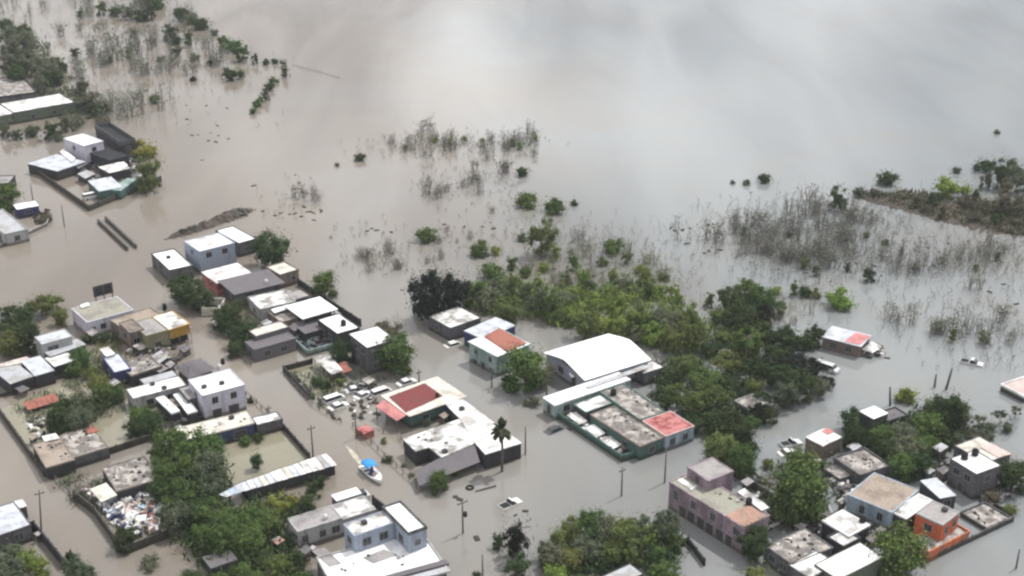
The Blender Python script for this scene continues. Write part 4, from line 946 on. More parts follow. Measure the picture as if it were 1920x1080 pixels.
# ---------------------------------------------------------------- rescue boat
e = bpy.data.objects.new('rescue_boat', None); COL.objects.link(e)
pb0, pb1 = P(683, 876), P(714, 908)
c = (pb0 + pb1) / 2; d = (pb1 - pb0); e.location = (c.x, c.y, 0); e.rotation_euler = (0, 0, math.atan2(d.y, d.x))
tag(e, 'white open motor boat with a bright blue canopy moving along the flooded street', 'boat')
BL = 7.0; st = []
NS, NR = 13, 7
vs = []
for i in range(NS):
    t = i / (NS - 1); x = -BL / 2 + BL * t
    hw = 1.15 * (1 - max(0, (t - .45) / .55) ** 2.4) + .01
    for j in range(NR):
        s = j / (NR - 1) * 2 - 1
        k = abs(s)
        z = -.3 + (.95 + .35 * t ** 2) * (k ** 2.2) + (.25 * t ** 3)
        vs.append((x + (.35 * k * t ** 3), hw * math.copysign(k ** .75, s), z))
m = MB(); m.add(vs, [(i * NR + j, (i + 1) * NR + j, (i + 1) * NR + j + 1, i * NR + j + 1) for i in range(NS - 1) for j in range(NR - 1)] + [tuple(range(NR))])
me = m.mesh('hull', M_HULL, True)
ho = link('hull', me, e); md = ho.modifiers.new('thick', 'SOLIDIFY'); md.thickness = .08
m = MB(); m.prism([(-3.3, -.85, .08), (1.2, -.85, .08), (2.6, -.3, .12), (2.6, .3, .12), (1.2, .85, .08), (-3.3, .85, .08)], [(-3.3, -.95, .2), (1.2, -.95, .2), (2.7, -.35, .24), (2.7, .35, .24), (1.2, .95, .2), (-3.3, .95, .2)]); link('deck', m.mesh('deck', M_CONC2), e)
for x in (-2.3, -1.0, .9):
    m = MB(); m.box(x, x + .35, -.95, .95, .45, .52); link('thwart', m.mesh('thwart', M_HULL), e)
m = MB(); m.prism([(1.9, -.7, .82), (3.3, -.12, .98), (3.3, .12, .98), (1.9, .7, .82)], [(1.9, -.7, .88), (3.3, -.12, 1.04), (3.3, .12, 1.04), (1.9, .7, .88)]); link('foredeck', m.mesh('foredeck', M_HULL), e)
NA = 8; vs = []
for i in range(4):
    x = -2.6 + 2.9 * i / 3
    for k in range(NA + 1):
        y = -1.15 + 2.3 * k / NA; vs.append((x, y, 2.1 + .35 * (1 - (y / 1.15) ** 2) - (.1 if i in (0, 3) else 0)))
m = MB(); n1 = NA + 1
m.add(vs, [(i * n1 + k, (i + 1) * n1 + k, (i + 1) * n1 + k + 1, i * n1 + k + 1) for i in range(3) for k in range(NA)])
co = link('canopy', m.mesh('canopy', M_BLUE, True), e); md = co.modifiers.new('thick', 'SOLIDIFY'); md.thickness = .05
for x in (-2.5, .2):
    for y in (-1.05, 1.05):
        m = MB(); m.tube([(x, y * .98, .55), (x, y, 2.1)], .03, 6); link('canopy_pole', m.mesh('canopy_pole', M_CONC2), e)
m = MB(); m.box(-4.0, -3.5, -.22, .22, .3, 1.0); m.box(-3.95, -3.65, -.08, .08, -.6, .3); link('outboard_motor', m.mesh('outboard_motor', M_TANK), e)
m = MB(); m.box(-.5, .05, -.35, .35, .2, 1.15); link('console', m.mesh('console', M_CLOTH), e)
def person(label, px, py, z, ang, shirt, sit=True, par=None, loc=None):
    """one continuous skinned body with shirt and hair as children"""
    me = bpy.data.meshes.new('body'); bm = bmesh.new()
    J = {'pelvis': (0, 0, .5), 'waist': (0, 0, .66), 'chest': (.02, 0, .9), 'neck': (.02, 0, 1.08), 'head': (.04, 0, 1.22), 'top': (.04, 0, 1.32)}
    R = {'pelvis': .15, 'waist': .13, 'chest': .15, 'neck': .055, 'head': .095, 'top': .07}
    E = [('pelvis', 'waist'), ('waist', 'chest'), ('chest', 'neck'), ('neck', 'head'), ('head', 'top')]
    for s, q in ((-1, 'l'), (1, 'r')):
        J.update({q + 'sh': (.02, s * .2, 1.0), q + 'el': (.1, s * .27, .76), q + 'wr': (.32, s * .2, .66), q + 'hd': (.4, s * .18, .66),
                  q + 'hip': (.02, s * .1, .47), q + 'kn': (.44, s * .13, .5), q + 'an': (.46, s * .13, .08), q + 'to': (.6, s * .14, .04)})
        R.update({q + 'sh': .075, q + 'el': .05, q + 'wr': .035, q + 'hd': .04, q + 'hip': .1, q + 'kn': .075, q + 'an': .05, q + 'to': .04})
        E += [('chest', q + 'sh'), (q + 'sh', q + 'el'), (q + 'el', q + 'wr'), (q + 'wr', q + 'hd'), ('pelvis', q + 'hip'), (q + 'hip', q + 'kn'), (q + 'kn', q + 'an'), (q + 'an', q + 'to')]
    ks = list(J); vv = {k: bm.verts.new(J[k]) for k in ks}
    for a_, b_ in E: bm.edges.new((vv[a_], vv[b_]))
    bm.to_mesh(me); bm.free()
    e = link('person', me); e.location = loc; e.rotation_euler = (0, 0, ang); tag(e, label, 'person')
    me.materials.append(M_SKIN)
    sk = e.modifiers.new('skin', 'SKIN'); sv = me.skin_vertices[0].data
    for i, k in enumerate(ks): sv[i].radius = (R[k], R[k]); sv[i].use_root = (k == 'pelvis')
    e.modifiers.new('sub', 'SUBSURF').levels = 1
    m = MB(); m.lathe([(.165, .6), (.175, .75), (.2, .95), (.1, 1.06)], (.02, 0, 0), 12); link('shirt', m.mesh('shirt', shirt, True), e)
    m = MB(); m.lathe([(.105, 1.22), (.11, 1.28), (.06, 1.345)], (.03, 0, 0), 10); link('hair', m.mesh('hair', M_TANK, True), e)
ba = math.atan2(d.y, d.x); bx = Vector((math.cos(ba), math.sin(ba), 0)); by = Vector((-bx.y, bx.x, 0))
person('person in a dark blue top sitting under the boat canopy', 0, 0, 0, ba, M_CLOTH, loc=Vector((c.x, c.y, .06)) + bx * -.9 + by * .35)
person('person in a pale top sitting in the open bow of the boat', 0, 0, 0, ba, M_CONC2, loc=Vector((c.x, c.y, .06)) + bx * .95 + by * -.2)
e = bpy.data.objects['rescue_boat']; e.scale = (.88, .88, .85)
# wake: churned, paler water behind the boat
def wake(pts, wd):
    m = MB(); L = []
    rr = random.Random(4)
    for i, (x, y) in enumerate(pts):
        p = P(x, y, .007); q = P(*pts[min(i + 1, len(pts) - 1)], .007) - P(*pts[max(i - 1, 0)], .007)
        s = Vector((-q.y, q.x, 0)).normalized(); w_ = wd[i]
        L.append((p - s * w_ * rr.uniform(.7, 1.2), p + s * w_ * rr.uniform(.7, 1.2)))
    m.add([v for ab in L for v in ab], [(2 * i, 2 * i + 1, 2 * i + 3, 2 * i + 2) for i in range(len(L) - 1)])
    return m
M_FOAM = mat('churned silt water', (0.42, 0.39, 0.31), .35, .2, (0.3, 0.28, 0.22), .5, .8)
o = struct('boat_wake', wake([(684, 878), (678, 871), (671, 862), (664, 853), (656, 844), (648, 835)], [.55, .5, .45, .4, .3, .06]).mesh('boat_wake', M_FOAM), 'stuff')
# ---------------------------------------------------------------- junk, debris
JM = [M_WHITE2, M_NAVY, M_TERRA, M_CREAM, M_ZINC, M_DARK, M_WHITE, M_PALEPINK, M_RUST, M_BLUEW, M_YEL]
def junk(label, poly, n, seed, smin, smax, zmax, mats=JM, name='junk_pile', wts=None, z0=0):
    rr = random.Random(seed); m = MB()
    xs, ys = [p[0] for p in poly], [p[1] for p in poly]
    def inside(x, y):
        r = False
        for i in range(len(poly)):
            (x1, y1), (x2, y2) = poly[i], poly[i - 1]
            if (y1 > y) != (y2 > y) and x < (x2 - x1) * (y - y1) / (y2 - y1) + x1: r = not r
        return r
    k = 0
    while k < n:
        x, y = rr.uniform(min(xs), max(xs)), rr.uniform(min(ys), max(ys))
        if not inside(x, y): continue
        k += 1
        p = P(x, y, z0) + Vector((0, 0, rr.uniform(0, zmax)))
        F = Matrix.Translation(p) @ Matrix.Rotation(rr.uniform(0, 6), 4, 'Z') @ Matrix.Rotation(rr.gauss(0, .4), 4, 'X') @ Matrix.Rotation(rr.gauss(0, .4), 4, 'Y')
        a, b, c_ = rr.uniform(smin, smax), rr.uniform(smin, smax), rr.uniform(.04, .3)
        m.box(-a, a, -b, b, -c_, c_, F, rr.choices(range(len(mats)), wts)[0] if wts else rr.randrange(len(mats)))
    return struct(name, m.mesh(name, mats), 'stuff', label)
junk('heap of colourful household junk filling the walled yard', [(186, 952), (206, 920), (240, 925), (276, 908), (300, 930), (314, 962), (290, 1004), (250, 1008), (215, 985)], 330, 1, .15, .75, .9, wts=[4, 2, 2, 2, 3, 2, 5, 1, 1, 2, 1])
junk('pale scrap along the junk yard street wall', [(150, 920), (165, 912), (196, 950), (186, 958)], 60, 2, .15, .5, .5, [M_TAN, M_WHITE2, M_DARK, M_MAUVE])
junk('white scraps and boards in the green walled yard', [(1062, 786), (1078, 778), (1160, 838), (1175, 848), (1160, 858)], 110, 3, .15, .7, .8, [M_WHITE2, M_STAIN2, M_WHITE, M_TAN, M_DARK])
JB = [M_TAN, M_STAIN, M_DARK, M_CONC2, M_BLOCK]
for lab, z0, n, poly in (
    ('loose bricks and scraps on the long grey stained roof', 2.7, 46, [(1130, 775), (1165, 765), (1238, 818), (1205, 830)]),
    ('loose scraps on the grey stained roof with the black tank', 3.0, 34, [(1140, 735), (1172, 722), (1232, 772), (1205, 780)]),
    ('rubble scattered over the flat roof above the junk yard', 2.5, 60, [(204, 882), (218, 914), (288, 896), (270, 858)]),
    ('rubble scattered over the long ruined brown roof', 2.4, 40, [(72, 834), (88, 872), (132, 856), (110, 826)]),
    ('rubble scattered over the paler ruined roof', 2.1, 50, [(116, 820), (138, 852), (196, 834), (170, 806)]),
    ('rubble on the crumbling brown roof by the pale blue roof', 2.4, 36, [(230, 686), (248, 700), (290, 686), (274, 665)]),
    ('rubble on the unroofed grey ruin', 2.2, 46, [(1575, 860), (1612, 888), (1655, 870), (1620, 848)]),
    ('rubble on the grey roof near the bottom right', 3.0, 60, [(1448, 1022), (1486, 1054), (1548, 1026), (1508, 998)]),
    ('scraps on the wide stained white roof', 2.9, 16, [(775, 822), (862, 792), (875, 826), (810, 836)]),
    ('scraps on the cream shop roof', 2.7, 22, [(335, 812), (345, 818), (465, 790), (455, 780)]),
    ('scraps on the concrete pad of the orange house', .6, 26, [(1808, 964), (1848, 985), (1886, 970), (1848, 950)]),
    ('scraps on the broken stair terraces', 2.5, 20, [(300, 750), (325, 772), (362, 768), (340, 744)]),
    ('scraps on the mauve building roof', 4.8, 18, [(1310, 905), (1380, 955), (1420, 950), (1340, 900)]),
    ('scraps on the white terraces at the bottom edge', 2.9, 26, [(610, 1042), (650, 1075), (800, 1060), (760, 1040)])):
    junk(lab, poly, n // 4 + 3, n + len(lab), .06, .3, .02, JB, 'roof_scraps', None, z0)
junk('dark clutter in the courtyard of the white roofs', [(540, 600), (600, 625), (620, 650), (580, 660), (545, 635)], 90, 5, .15, .7, .8, [M_DARK, M_NAVY, M_CONC, M_TEALD, M_SLATE])
junk('dark clutter around the walled compound sheds', [(130, 318), (160, 300), (250, 300), (262, 330), (180, 350), (160, 336)], 110, 6, .2, .9, 1.6, [M_DARK, M_SLATE, M_TEALD, M_CONC, M_MAUVE, M_ZINC2])
junk('scattered scrap in the yard by the ruined roof', [(50, 790), (80, 786), (90, 815), (66, 825)], 40, 7, .15, .5, .5, [M_TAN, M_WHITE2, M_DARK, M_CREAM])
junk('rubble and white scraps on the ruin above the brown roof', [(1560, 880), (1590, 905), (1580, 925), (1550, 900)], 50, 8, .15, .6, .7, [M_CONC, M_WHITE2, M_DARK])
junk('pinkish rubble on the water by the brown shack', [(1618, 650), (1650, 648), (1656, 668), (1630, 674)], 26, 9, .2, .7, .6, [M_CONC, M_WHITE2, M_DARK])
junk('debris caught along the street bushes', [(545, 700), (552, 700), (640, 790), (632, 792)], 40, 10, .1, .3, .2, [M_TAN, M_BLOCK, M_CONC])
junk('debris and scraps in the crowded parking yard', [(640, 720), (700, 712), (720, 760), (690, 790), (650, 775)], 60, 12, .12, .4, .3, [M_TAN, M_BLOCK, M_CONC, M_WHITE2])
junk('yard debris along the corner yard by the kiosk', [(60, 400), (92, 394), (98, 416), (70, 424)], 40, 13, .2, .6, .6, [M_BLOCK, M_DARK, M_TAN])
junk('dark scraps standing in for the shade between the ragged white roofs', [(1600, 1000), (1660, 990), (1650, 1030), (1620, 1012)], 50, 14, .2, .7, 1.0, [M_DARK, M_SLATE, M_CONC])  # dark pieces added where the gap holds nothing but shade
junk('scraps round the white porch roof', [(1650, 985), (1690, 985), (1700, 1005), (1660, 1010)], 24, 15, .2, .6, .5, [M_DARK, M_WHITE2, M_CONC])
DK = [M_DARK, M_CONC, M_STAIN2, M_TAN, M_BLOCK, M_ZINC2, M_SLATE]
for k_, (lab, poly, n) in enumerate((
    ('rubble and scraps between the ruin and the brown roof', [(1550, 900), (1600, 895), (1640, 880), (1600, 930), (1560, 930)], 70),
    ('dark clutter left of the twin tank house', [(1690, 870), (1770, 850), (1790, 890), (1740, 905)], 60),
    ('scraps in the lane above the mauve building', [(1400, 890), (1470, 900), (1480, 960), (1430, 950)], 50),
    ('dark clutter between the long patched shed and the two-storey house', [(60, 690), (140, 655), (160, 690), (110, 715)], 44),
    ('rubble below the yellow and bare block houses', [(230, 660), (300, 645), (350, 655), (340, 690), (300, 700)], 80),
    ('dark clutter behind the slate grey flat house', [(450, 560), (540, 545), (560, 600), (500, 610)], 60),
    ('scraps around the ruined cream room', [(385, 580), (420, 580), (470, 640), (440, 650)], 50),
    ('scraps between the cream shop and the terraces', [(300, 780), (380, 780), (330, 810)], 36),
    ('scraps at the grey house and the terraces', [(540, 1010), (590, 1005), (600, 1040), (560, 1050)], 36),
    ('clutter between the bottom right roofs', [(1500, 970), (1560, 960), (1560, 1010), (1520, 1000)], 44),
    ('clutter along the twin tank house wall', [(1835, 935), (1880, 915), (1890, 935), (1850, 955)], 30))):
    junk(lab, poly, n, 60 + k_, .12, .7, .8, DK, 'yard_clutter')
def floats(label, spots, seed, name='floating_debris', r=(.12, .4)):
    rr = random.Random(seed); m = MB()
    for (x0, y0, rx, ry, n) in spots:
        for _ in range(max(1, n // 3)):
            p = P(rr.gauss(x0, rx), rr.gauss(y0, ry), 0)
            F = Matrix.Translation(p) @ Matrix.Rotation(rr.uniform(0, 6), 4, 'Z')
            a, b_ = rr.uniform(*r) * 1.8, rr.uniform(*r)
            m.box(-a, a, -b_, b_, -.1, rr.uniform(.05, .22), F)
    return struct(name, m.mesh(name, M_BLOCK), 'stuff', label)
floats('driftwood and dark scraps floating beyond the earth bank', [(545, 335, 20, 6, 8), (540, 400, 30, 8, 30), (580, 395, 16, 5, 12), (470, 350, 14, 4, 6), (380, 260, 30, 16, 26), (340, 195, 30, 5, 10), (430, 255, 16, 20, 10), (700, 430, 20, 8, 12), (885, 440, 30, 10, 16)], 21)
floats('scraps floating in the flooded crossing', [(820, 905, 20, 6, 9), (840, 950, 14, 20, 7), (895, 995, 8, 6, 5), (945, 955, 18, 8, 8), (1060, 808, 10, 6, 5), (720, 760, 20, 20, 10), (1420, 870, 20, 12, 10), (1650, 672, 8, 6, 3)], 22)
floats('dark scraps floating in the flooded field', [(1270, 430, 26, 8, 26), (1330, 465, 20, 12, 16), (1500, 530, 60, 14, 20), (1640, 500, 30, 12, 12), (1800, 470, 60, 12, 26), (1860, 540, 40, 20, 10), (1100, 500, 40, 16, 16)], 23)
# flooded tyre ring and a fallen pole in the crossing
m = MB(); n, k = 14, 6
m.add([((.55 + .2 * math.cos(2*PI*j/k)) * math.cos(2*PI*i/n), (.55 + .2 * math.cos(2*PI*j/k)) * math.sin(2*PI*i/n), .2 * math.sin(2*PI*j/k) + .08) for i in range(n) for j in range(k)],
      [(i*k+j, ((i+1)%n)*k+j, ((i+1)%n)*k+(j+1)%k, i*k+(j+1)%k) for i in range(n) for j in range(k)])
tag(link('tyre', m.mesh('tyre', M_RUB, True), loc=P(881, 915)), 'big dark tyre lying in the flooded crossing', 'tyre')
a_, b_ = P(892, 922), P(930, 912)
m = MB(); m.tube([Vector((0, 0, .1)), (b_ - a_) + Vector((0, 0, .18))], .14, 7)
tag(link('fallen_pole', m.mesh('fallen_pole', M_POLE), loc=a_), 'fallen pole floating beside the dark tyre', 'pole')
# ---------------------------------------------------------------- vegetation
def leaf_mesh(name, centers, size, seed, up=0.35, vert=False, outw=None):
    """leaf clumps: one small quad per centre, numpy for speed"""
    r = np.random.default_rng(seed); n = len(centers); c = np.asarray(centers)
    nr = r.normal(size=(n, 3)); nr /= np.linalg.norm(nr, axis=1)[:, None]
    if outw is not None:
        out = c - c.mean(0) * np.array([1, 1, .6]); out /= np.linalg.norm(out, axis=1)[:, None] + 1e-6
        nr = nr * .8 + outw * .7 + out * .4
    nr[:, 2] += up
    nr /= np.linalg.norm(nr, axis=1)[:, None]
    t = r.normal(size=(n, 3))
    if vert: t = t * .4 + np.array([0, 0, 1.5])
    t -= (t * nr).sum(1)[:, None] * nr; t /= np.linalg.norm(t, axis=1)[:, None]
    b = np.cross(nr, t)
    s = (size * r.uniform(.55, 1.45, n))[:, None]; e = s * (2.0 if vert else 1.25); w_ = s * (.5 if vert else .8)
    v = np.stack([c - t * e, c + b * w_ * .9 - t * e * .1, c + t * e, c - b * w_ * .9 + t * e * .1], 1).reshape(-1, 3)
    me = bpy.data.meshes.new(name)
    me.vertices.add(4 * n); me.vertices.foreach_set('co', v.ravel())
    me.loops.add(4 * n); me.loops.foreach_set('vertex_index', np.arange(4 * n))
    me.polygons.add(n); me.polygons.foreach_set('loop_start', np.arange(0, 4 * n, 4))
    me.update(calc_edges=True)
    me.materials.append(LEAF)
    return me
def clumps(seed, K, n, rx, rz, cz, cr, zmin=.02, shell=.55, skirt=0, stray=.07):
    r = np.random.default_rng(seed); out = []; on = []
    d = r.normal(size=(K, 3)); d /= np.linalg.norm(d, axis=1)[:, None]
    rad = r.uniform(shell, 1.0, K)
    cc = d * rad[:, None] * np.array([rx, rx * r.uniform(.8, 1.0), rz]) * r.uniform(.8, 1.15, (K, 1)); cc[:, 2] += cz
    if skirt:
        a = r.uniform(0, 6.283, skirt); q = r.uniform(.3, .95, skirt) * rx
        cc = np.concatenate([cc, np.stack([q * np.cos(a), q * np.sin(a), r.uniform(.12, .6, skirt) * cz], 1)])
    for k in range(len(cc)):
        f = r.uniform(.6, 1.35); m = int(n / len(cc) * f * r.uniform(.8, 1.2)); q = r.normal(size=(m, 3)); q /= np.linalg.norm(q, axis=1)[:, None]
        out.append(cc[k] + q * (r.uniform(.3, 1, (m, 1))) * cr * f * np.array([1, 1, .75])); on.append(q)
    m = int(n * stray); q = r.normal(size=(m, 3)); q /= np.linalg.norm(q, axis=1)[:, None]      # stray sprigs break the outline
    out.append(q * r.uniform(.75, 1.32, (m, 1)) * np.array([rx, rx, rz]) * 1.12 + np.array([0, 0, cz])); on.append(q)
    p = np.concatenate(out); o = np.concatenate(on); k = p[:, 2] > zmin; return p[k], cc, o[k]
def limbs(cc, seed, top, rad, n=7):
    rr = random.Random(seed); m = MB()
    lean = (rr.uniform(-.1, .1), rr.uniform(-.1, .1))
    m.tube([(0, 0, -.2), (lean[0] * .5, lean[1] * .5, top * .5), (lean[0], lean[1], top)], [rad, rad * .8, rad * .55], 7)
    for c in rr.sample(list(cc), min(n, len(cc))):
        m.tube([(lean[0] * .8, lean[1] * .8, top * rr.uniform(.6, .95)), ((lean[0] + c[0]) * .5, (lean[1] + c[1]) * .5, (top + c[2]) * .52), tuple(c)], [rad * .45, rad * .28, rad * .1], 5)
    return m.mesh('trunk', M_BARK, True)
PROTO = {}
def proto(kind, i, K, n, rx, rz, cz, cr, leaf, top, rad, shell=.55, vert=False, up=.45, skirt=0):
    p, cc, ow = clumps(100 + 17 * i + len(kind), K, n, rx, rz, cz, cr, shell=shell, skirt=skirt)
    PROTO.setdefault(kind, []).append((leaf_mesh('crown', p, leaf, i, up, vert, ow), limbs(cc, i, top, rad), cz))
for i in range(5): proto('round', i, 32, 7000, .76, .62, .95, .26, .037, .8, .06, .55, skirt=10)
for i in range(4): proto('spread', 10 + i, 28, 5000, .85, .48, .9, .24, .035, .75, .06, .4, skirt=5)
for i in range(4): proto('bush', 20 + i, 28, 3600, .74, .46, .44, .25, .044, .3, .04, .25)
for i in range(5): proto('plume', 30 + i, 26, 3100, .72, .8, .85, .21, .04, 1.0, .04, .2, True, skirt=8)
for i in range(2): proto('cone', 40 + i, 16, 1400, .42, 1.1, 1.15, .34, .06, 1.2, .06, .2)
for i in range(3): proto('sparse', 50 + i, 22, 700, .76, .62, .8, .22, .055, .9, .04, .4, True)
def undergrowth(label, poly, n, h, col, seed, leaf=.3, per=26):
    """low tangled growth between the trees, one mass"""
    r = np.random.default_rng(seed); xs, ys = [p[0] for p in poly], [p[1] for p in poly]; C = []
    def inside(x, y):
        q = False
        for i in range(len(poly)):
            (x1, y1), (x2, y2) = poly[i], poly[i - 1]
            if (y1 > y) != (y2 > y) and x < (x2 - x1) * (y - y1) / (y2 - y1) + x1: q = not q
        return q
    while len(C) < n:
        x, y = r.uniform(min(xs), max(xs)), r.uniform(min(ys), max(ys))
        if not inside(x, y): continue
        p = P(x, y); hh = h * r.uniform(.3, 1.2)
        q = r.normal(size=(per, 3)) * np.array([.75, .75, .42 * hh]); q[:, 2] = np.abs(q[:, 2] + hh * .4)
        C.append(q + np.array([p.x, p.y, 0]))
    o = struct('undergrowth', leaf_mesh('undergrowth', np.concatenate(C), leaf, seed, .4, True), 'stuff', label); o.color = (*col, 1)
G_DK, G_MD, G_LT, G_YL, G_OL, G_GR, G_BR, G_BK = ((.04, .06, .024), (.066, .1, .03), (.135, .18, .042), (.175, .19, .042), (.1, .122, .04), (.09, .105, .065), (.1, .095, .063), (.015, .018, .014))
VR = random.Random(99)
KN = {'round': 'tree', 'spread': 'tree', 'bush': 'bush', 'plume': 'shrub', 'cone': 'conifer', 'sparse': 'sapling'}
def tree(kind, cx, cy, r, label, col=G_MD, group=None, zs=1.0, name=None, cat=None):
    """crown centre at pixel cx, cy; r = crown half width in pixels"""
    crown, trunk, cz = VR.choice(PROTO[kind])
    R = r * mpp(cx, cy + r * .5) * 1.08
    p = P(cx, cy, cz * R * zs)
    e = bpy.data.objects.new(name or KN[kind], None); COL.objects.link(e); e.location = (p.x, p.y, 0)
    e.rotation_euler = (0, 0, VR.uniform(0, 6.28)); e.scale = (R, R, R * zs)
    tag(e, label, cat or ('tree' if kind in ('round', 'spread', 'cone', 'sparse') else 'shrub'), group)
    o = link('crown', crown, e); f = VR.uniform(.85, 1.15); o.color = (col[0] * f * VR.uniform(.92, 1.08), col[1] * f, col[2] * f, 1)
    link('trunk', trunk, e)
    return e
def grove(label, group, kinds, pts, cols, marks=None):
    base = label
    for (x, y, r) in pts:
        if marks: label = base + ' ' + min(marks, key=lambda m: (m[0] - x) ** 2 + (m[1] - y) ** 2)[2]
        tree(VR.choice(kinds), x, y, r * 1.06, label, VR.choice(cols), group, VR.uniform(.85, 1.3))
# single trees that stand apart
def T(kind, x, y, r, *a, **k): return tree(kind, x, y, r * 1.1, *a, **k)
T('round', 508, 462, 37, 'round dark green tree beside the white corner house', G_DK)
T('round', 607, 530, 26, 'small round green tree alone behind the grey houses', G_MD)
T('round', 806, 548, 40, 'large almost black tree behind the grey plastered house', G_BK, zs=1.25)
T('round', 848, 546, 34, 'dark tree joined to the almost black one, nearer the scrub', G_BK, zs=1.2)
T('round', 737, 655, 38, 'big green tree beside the tall grey two-storey house', G_MD)
T('spread', 727, 616, 27, 'brownish grey tree behind the tall grey two-storey house', G_BR)
T('round', 641, 656, 24, 'dark tree in front of the tall grey two-storey house', G_DK)
T('bush', 760, 690, 18, 'low bush on the street corner below the big green tree', G_OL)
T('round', 345, 538, 30, 'dark tree at the street front of the white corner house', G_DK)
T('round', 372, 556, 26, 'dark tree between the white corner house and the ruined room', G_DK)
T('round', 434, 586, 28, 'dark street tree right of the ruined cream room', G_DK)
T('bush', 432, 614, 24, 'dark bush below the street trees', G_DK)
T('bush', 470, 604, 22, 'grey green bush at the stained grey house', G_GR)
for q_ in ((455, 622, 24), (424, 600, 22), (470, 640, 16), (412, 590, 16), (440, 652, 16)):
    T('round', *q_, 'dark tree of the dense strip along the main street', G_DK, 'trees of the strip along the main street')
T('bush', 452, 640, 20, 'bush at the street edge before the dark slate house', G_OL)
T('round', 985, 684, 44, 'large green tree beside the teal two-storey house', G_MD)
T('spread', 1016, 696, 26, 'olive tree touching the gable of the big white hall', G_BR)
T('bush', 955, 712, 20, 'dark bush at the water by the teal two-storey house', G_DK)
T('bush', 1000, 752, 17, 'grey bush at the corner of the long teal building', G_BR)
T('round', 1495, 915, 58, 'largest round green tree beside the pale blue wall', G_MD, zs=1.05)
T('round', 1506, 862, 30, 'green tree top behind the largest round tree', G_MD)
T('round', 1690, 1030, 50, 'round green tree in front of the orange house', G_MD)
T('round', 1412, 1010, 34, 'green tree covering the end of the mauve building', G_DK)
T('round', 1900, 888, 32, 'dark green tree at the picture edge by the twin tank house', G_DK)
T('bush', 1895, 955, 16, 'small yellow green bush on the grey wall end', G_OL)
T('bush', 1860, 930, 22, 'dark olive bush below the twin tank house wall', G_BR)
T('cone', 481, 862, 19, 'small conifer standing in the flooded garden', G_DK, zs=.8)
T('bush', 460, 826, 15, 'bush against the garden wall, nearer the shop', G_MD)
T('bush', 484, 818, 15, 'bush against the garden wall, nearer the pole', G_DK)
T('cone', 308, 575, 7, 'thin dark cypress at the street bend behind the yellow house', G_BK, zs=1.3)
T('bush', 268, 280, 30, 'yellow green bush behind the black unfinished rooms', G_YL)
T('plume', 277, 318, 30, 'tall brown green shrub at the compound corner', G_OL, zs=1.3)
T('round', 10, 366, 27, 'green tree at the picture edge by the blue kiosk', G_MD)
T('bush', 84, 408, 14, 'brown bush on the corner yard wall', G_BR)
T('bush', 675, 294, 13, 'small dark round bush alone in the brown water', G_DK)
T('bush', 632, 308, 6, 'tiny brown bush left of the small dark round bush', G_BR)
T('bush', 980, 321, 16, 'low dark bush alone below the broken line of brush', G_DK)
T('bush', 988, 375, 25, 'large green bush in open water, left of a smaller one', G_MD)
T('bush', 1038, 386, 25, 'green bush right beside the large green bush in open water', G_MD)
T('bush', 1077, 380, 9, 'tiny dark bush right of the two green bushes', G_DK)
T('bush', 800, 440, 24, 'olive green bush alone in the brown current', G_OL)
T('bush', 898, 470, 21, 'green bush at the head of the scrub belt', G_MD)
T('bush', 922, 508, 27, 'dense green bush behind the almost black tree', G_MD)
T('plume', 1015, 440, 34, 'tall green shrub above the scrub belt', G_OL, zs=1.2)
T('bush', 980, 445, 13, 'small grey shrub left of the tall green shrub', G_GR)
T('bush', 1150, 460, 25, 'green bush at the far side of the scrub belt', G_MD)
T('bush', 1576, 560, 32, 'rounded bright green bush above the brown shack', G_LT)
T('bush', 1433, 334, 15, 'low green bush far out in the grey water', G_DK)
T('bush', 1400, 342, 9, 'small grey bush far out in the grey water', G_GR)
T('bush', 1374, 341, 6, 'tiny grey bush far out in the grey water', G_GR)
T('bush', 1870, 247, 7, 'tiny dark bush alone near the top right edge', G_GR)
T('plume', 1573, 370, 25, 'dark green shrub at the tip of the long earth bank', G_DK)
T('bush', 1664, 334, 23, 'dark shrub behind the long earth bank', G_DK)
T('bush', 1782, 352, 34, 'bright green bush on the long earth bank', G_LT)
T('bush', 1793, 318, 11, 'little dark bush in the water beyond the long bank', G_GR)
T('plume', 1630, 512, 16, 'dark green sapling clump in the middle of the flooded field', G_DK)
T('round', 822, 900, 21, 'green bush tree before the grey lean-to roof', G_MD)
T('bush', 856, 884, 14, 'small dark bush under the grey lean-to roof edge', G_OL)
T('bush', 728, 860, 12, 'dark round bush by the crooked street fence', G_DK)
T('bush', 798, 790, 15, 'grey green bush in the open court of the wide house', G_GR)
T('plume', 967, 1008, 34, 'very dark feathery shrub in the flooded street near the bottom', G_BK, zs=1.35)
T('plume', 935, 1010, 16, 'thin dark sapling beside the very dark feathery shrub', G_DK, zs=1.2)
T('plume', 968, 1062, 30, 'dark scrub below the very dark feathery shrub', G_DK)
T('bush', 1045, 1078, 30, 'bright green bush on the bottom edge', G_LT)
T('bush', 1245, 1074, 36, 'green bush on the bottom edge beside the hidden roof', G_MD)
T('bush', 1420, 1080, 34, 'olive bush on the bottom edge below the mauve building', G_OL)
T('bush', 895, 1076, 0.1 + 9, 'small scrub at the bottom edge pole', G_DK)
T('bush', 62, 572, 10, 'grey bush in water behind the dark tree row', G_GR)
T('bush', 600, 1000 - 20, 0.1 + 8, 'small plant against the pale house', G_OL)
T('round', 232, 1008, 24, 'dark tree inside the junk yard wall', G_DK)
T('bush', 280, 1052, 22, 'grey green bush by the bottom street', G_GR)
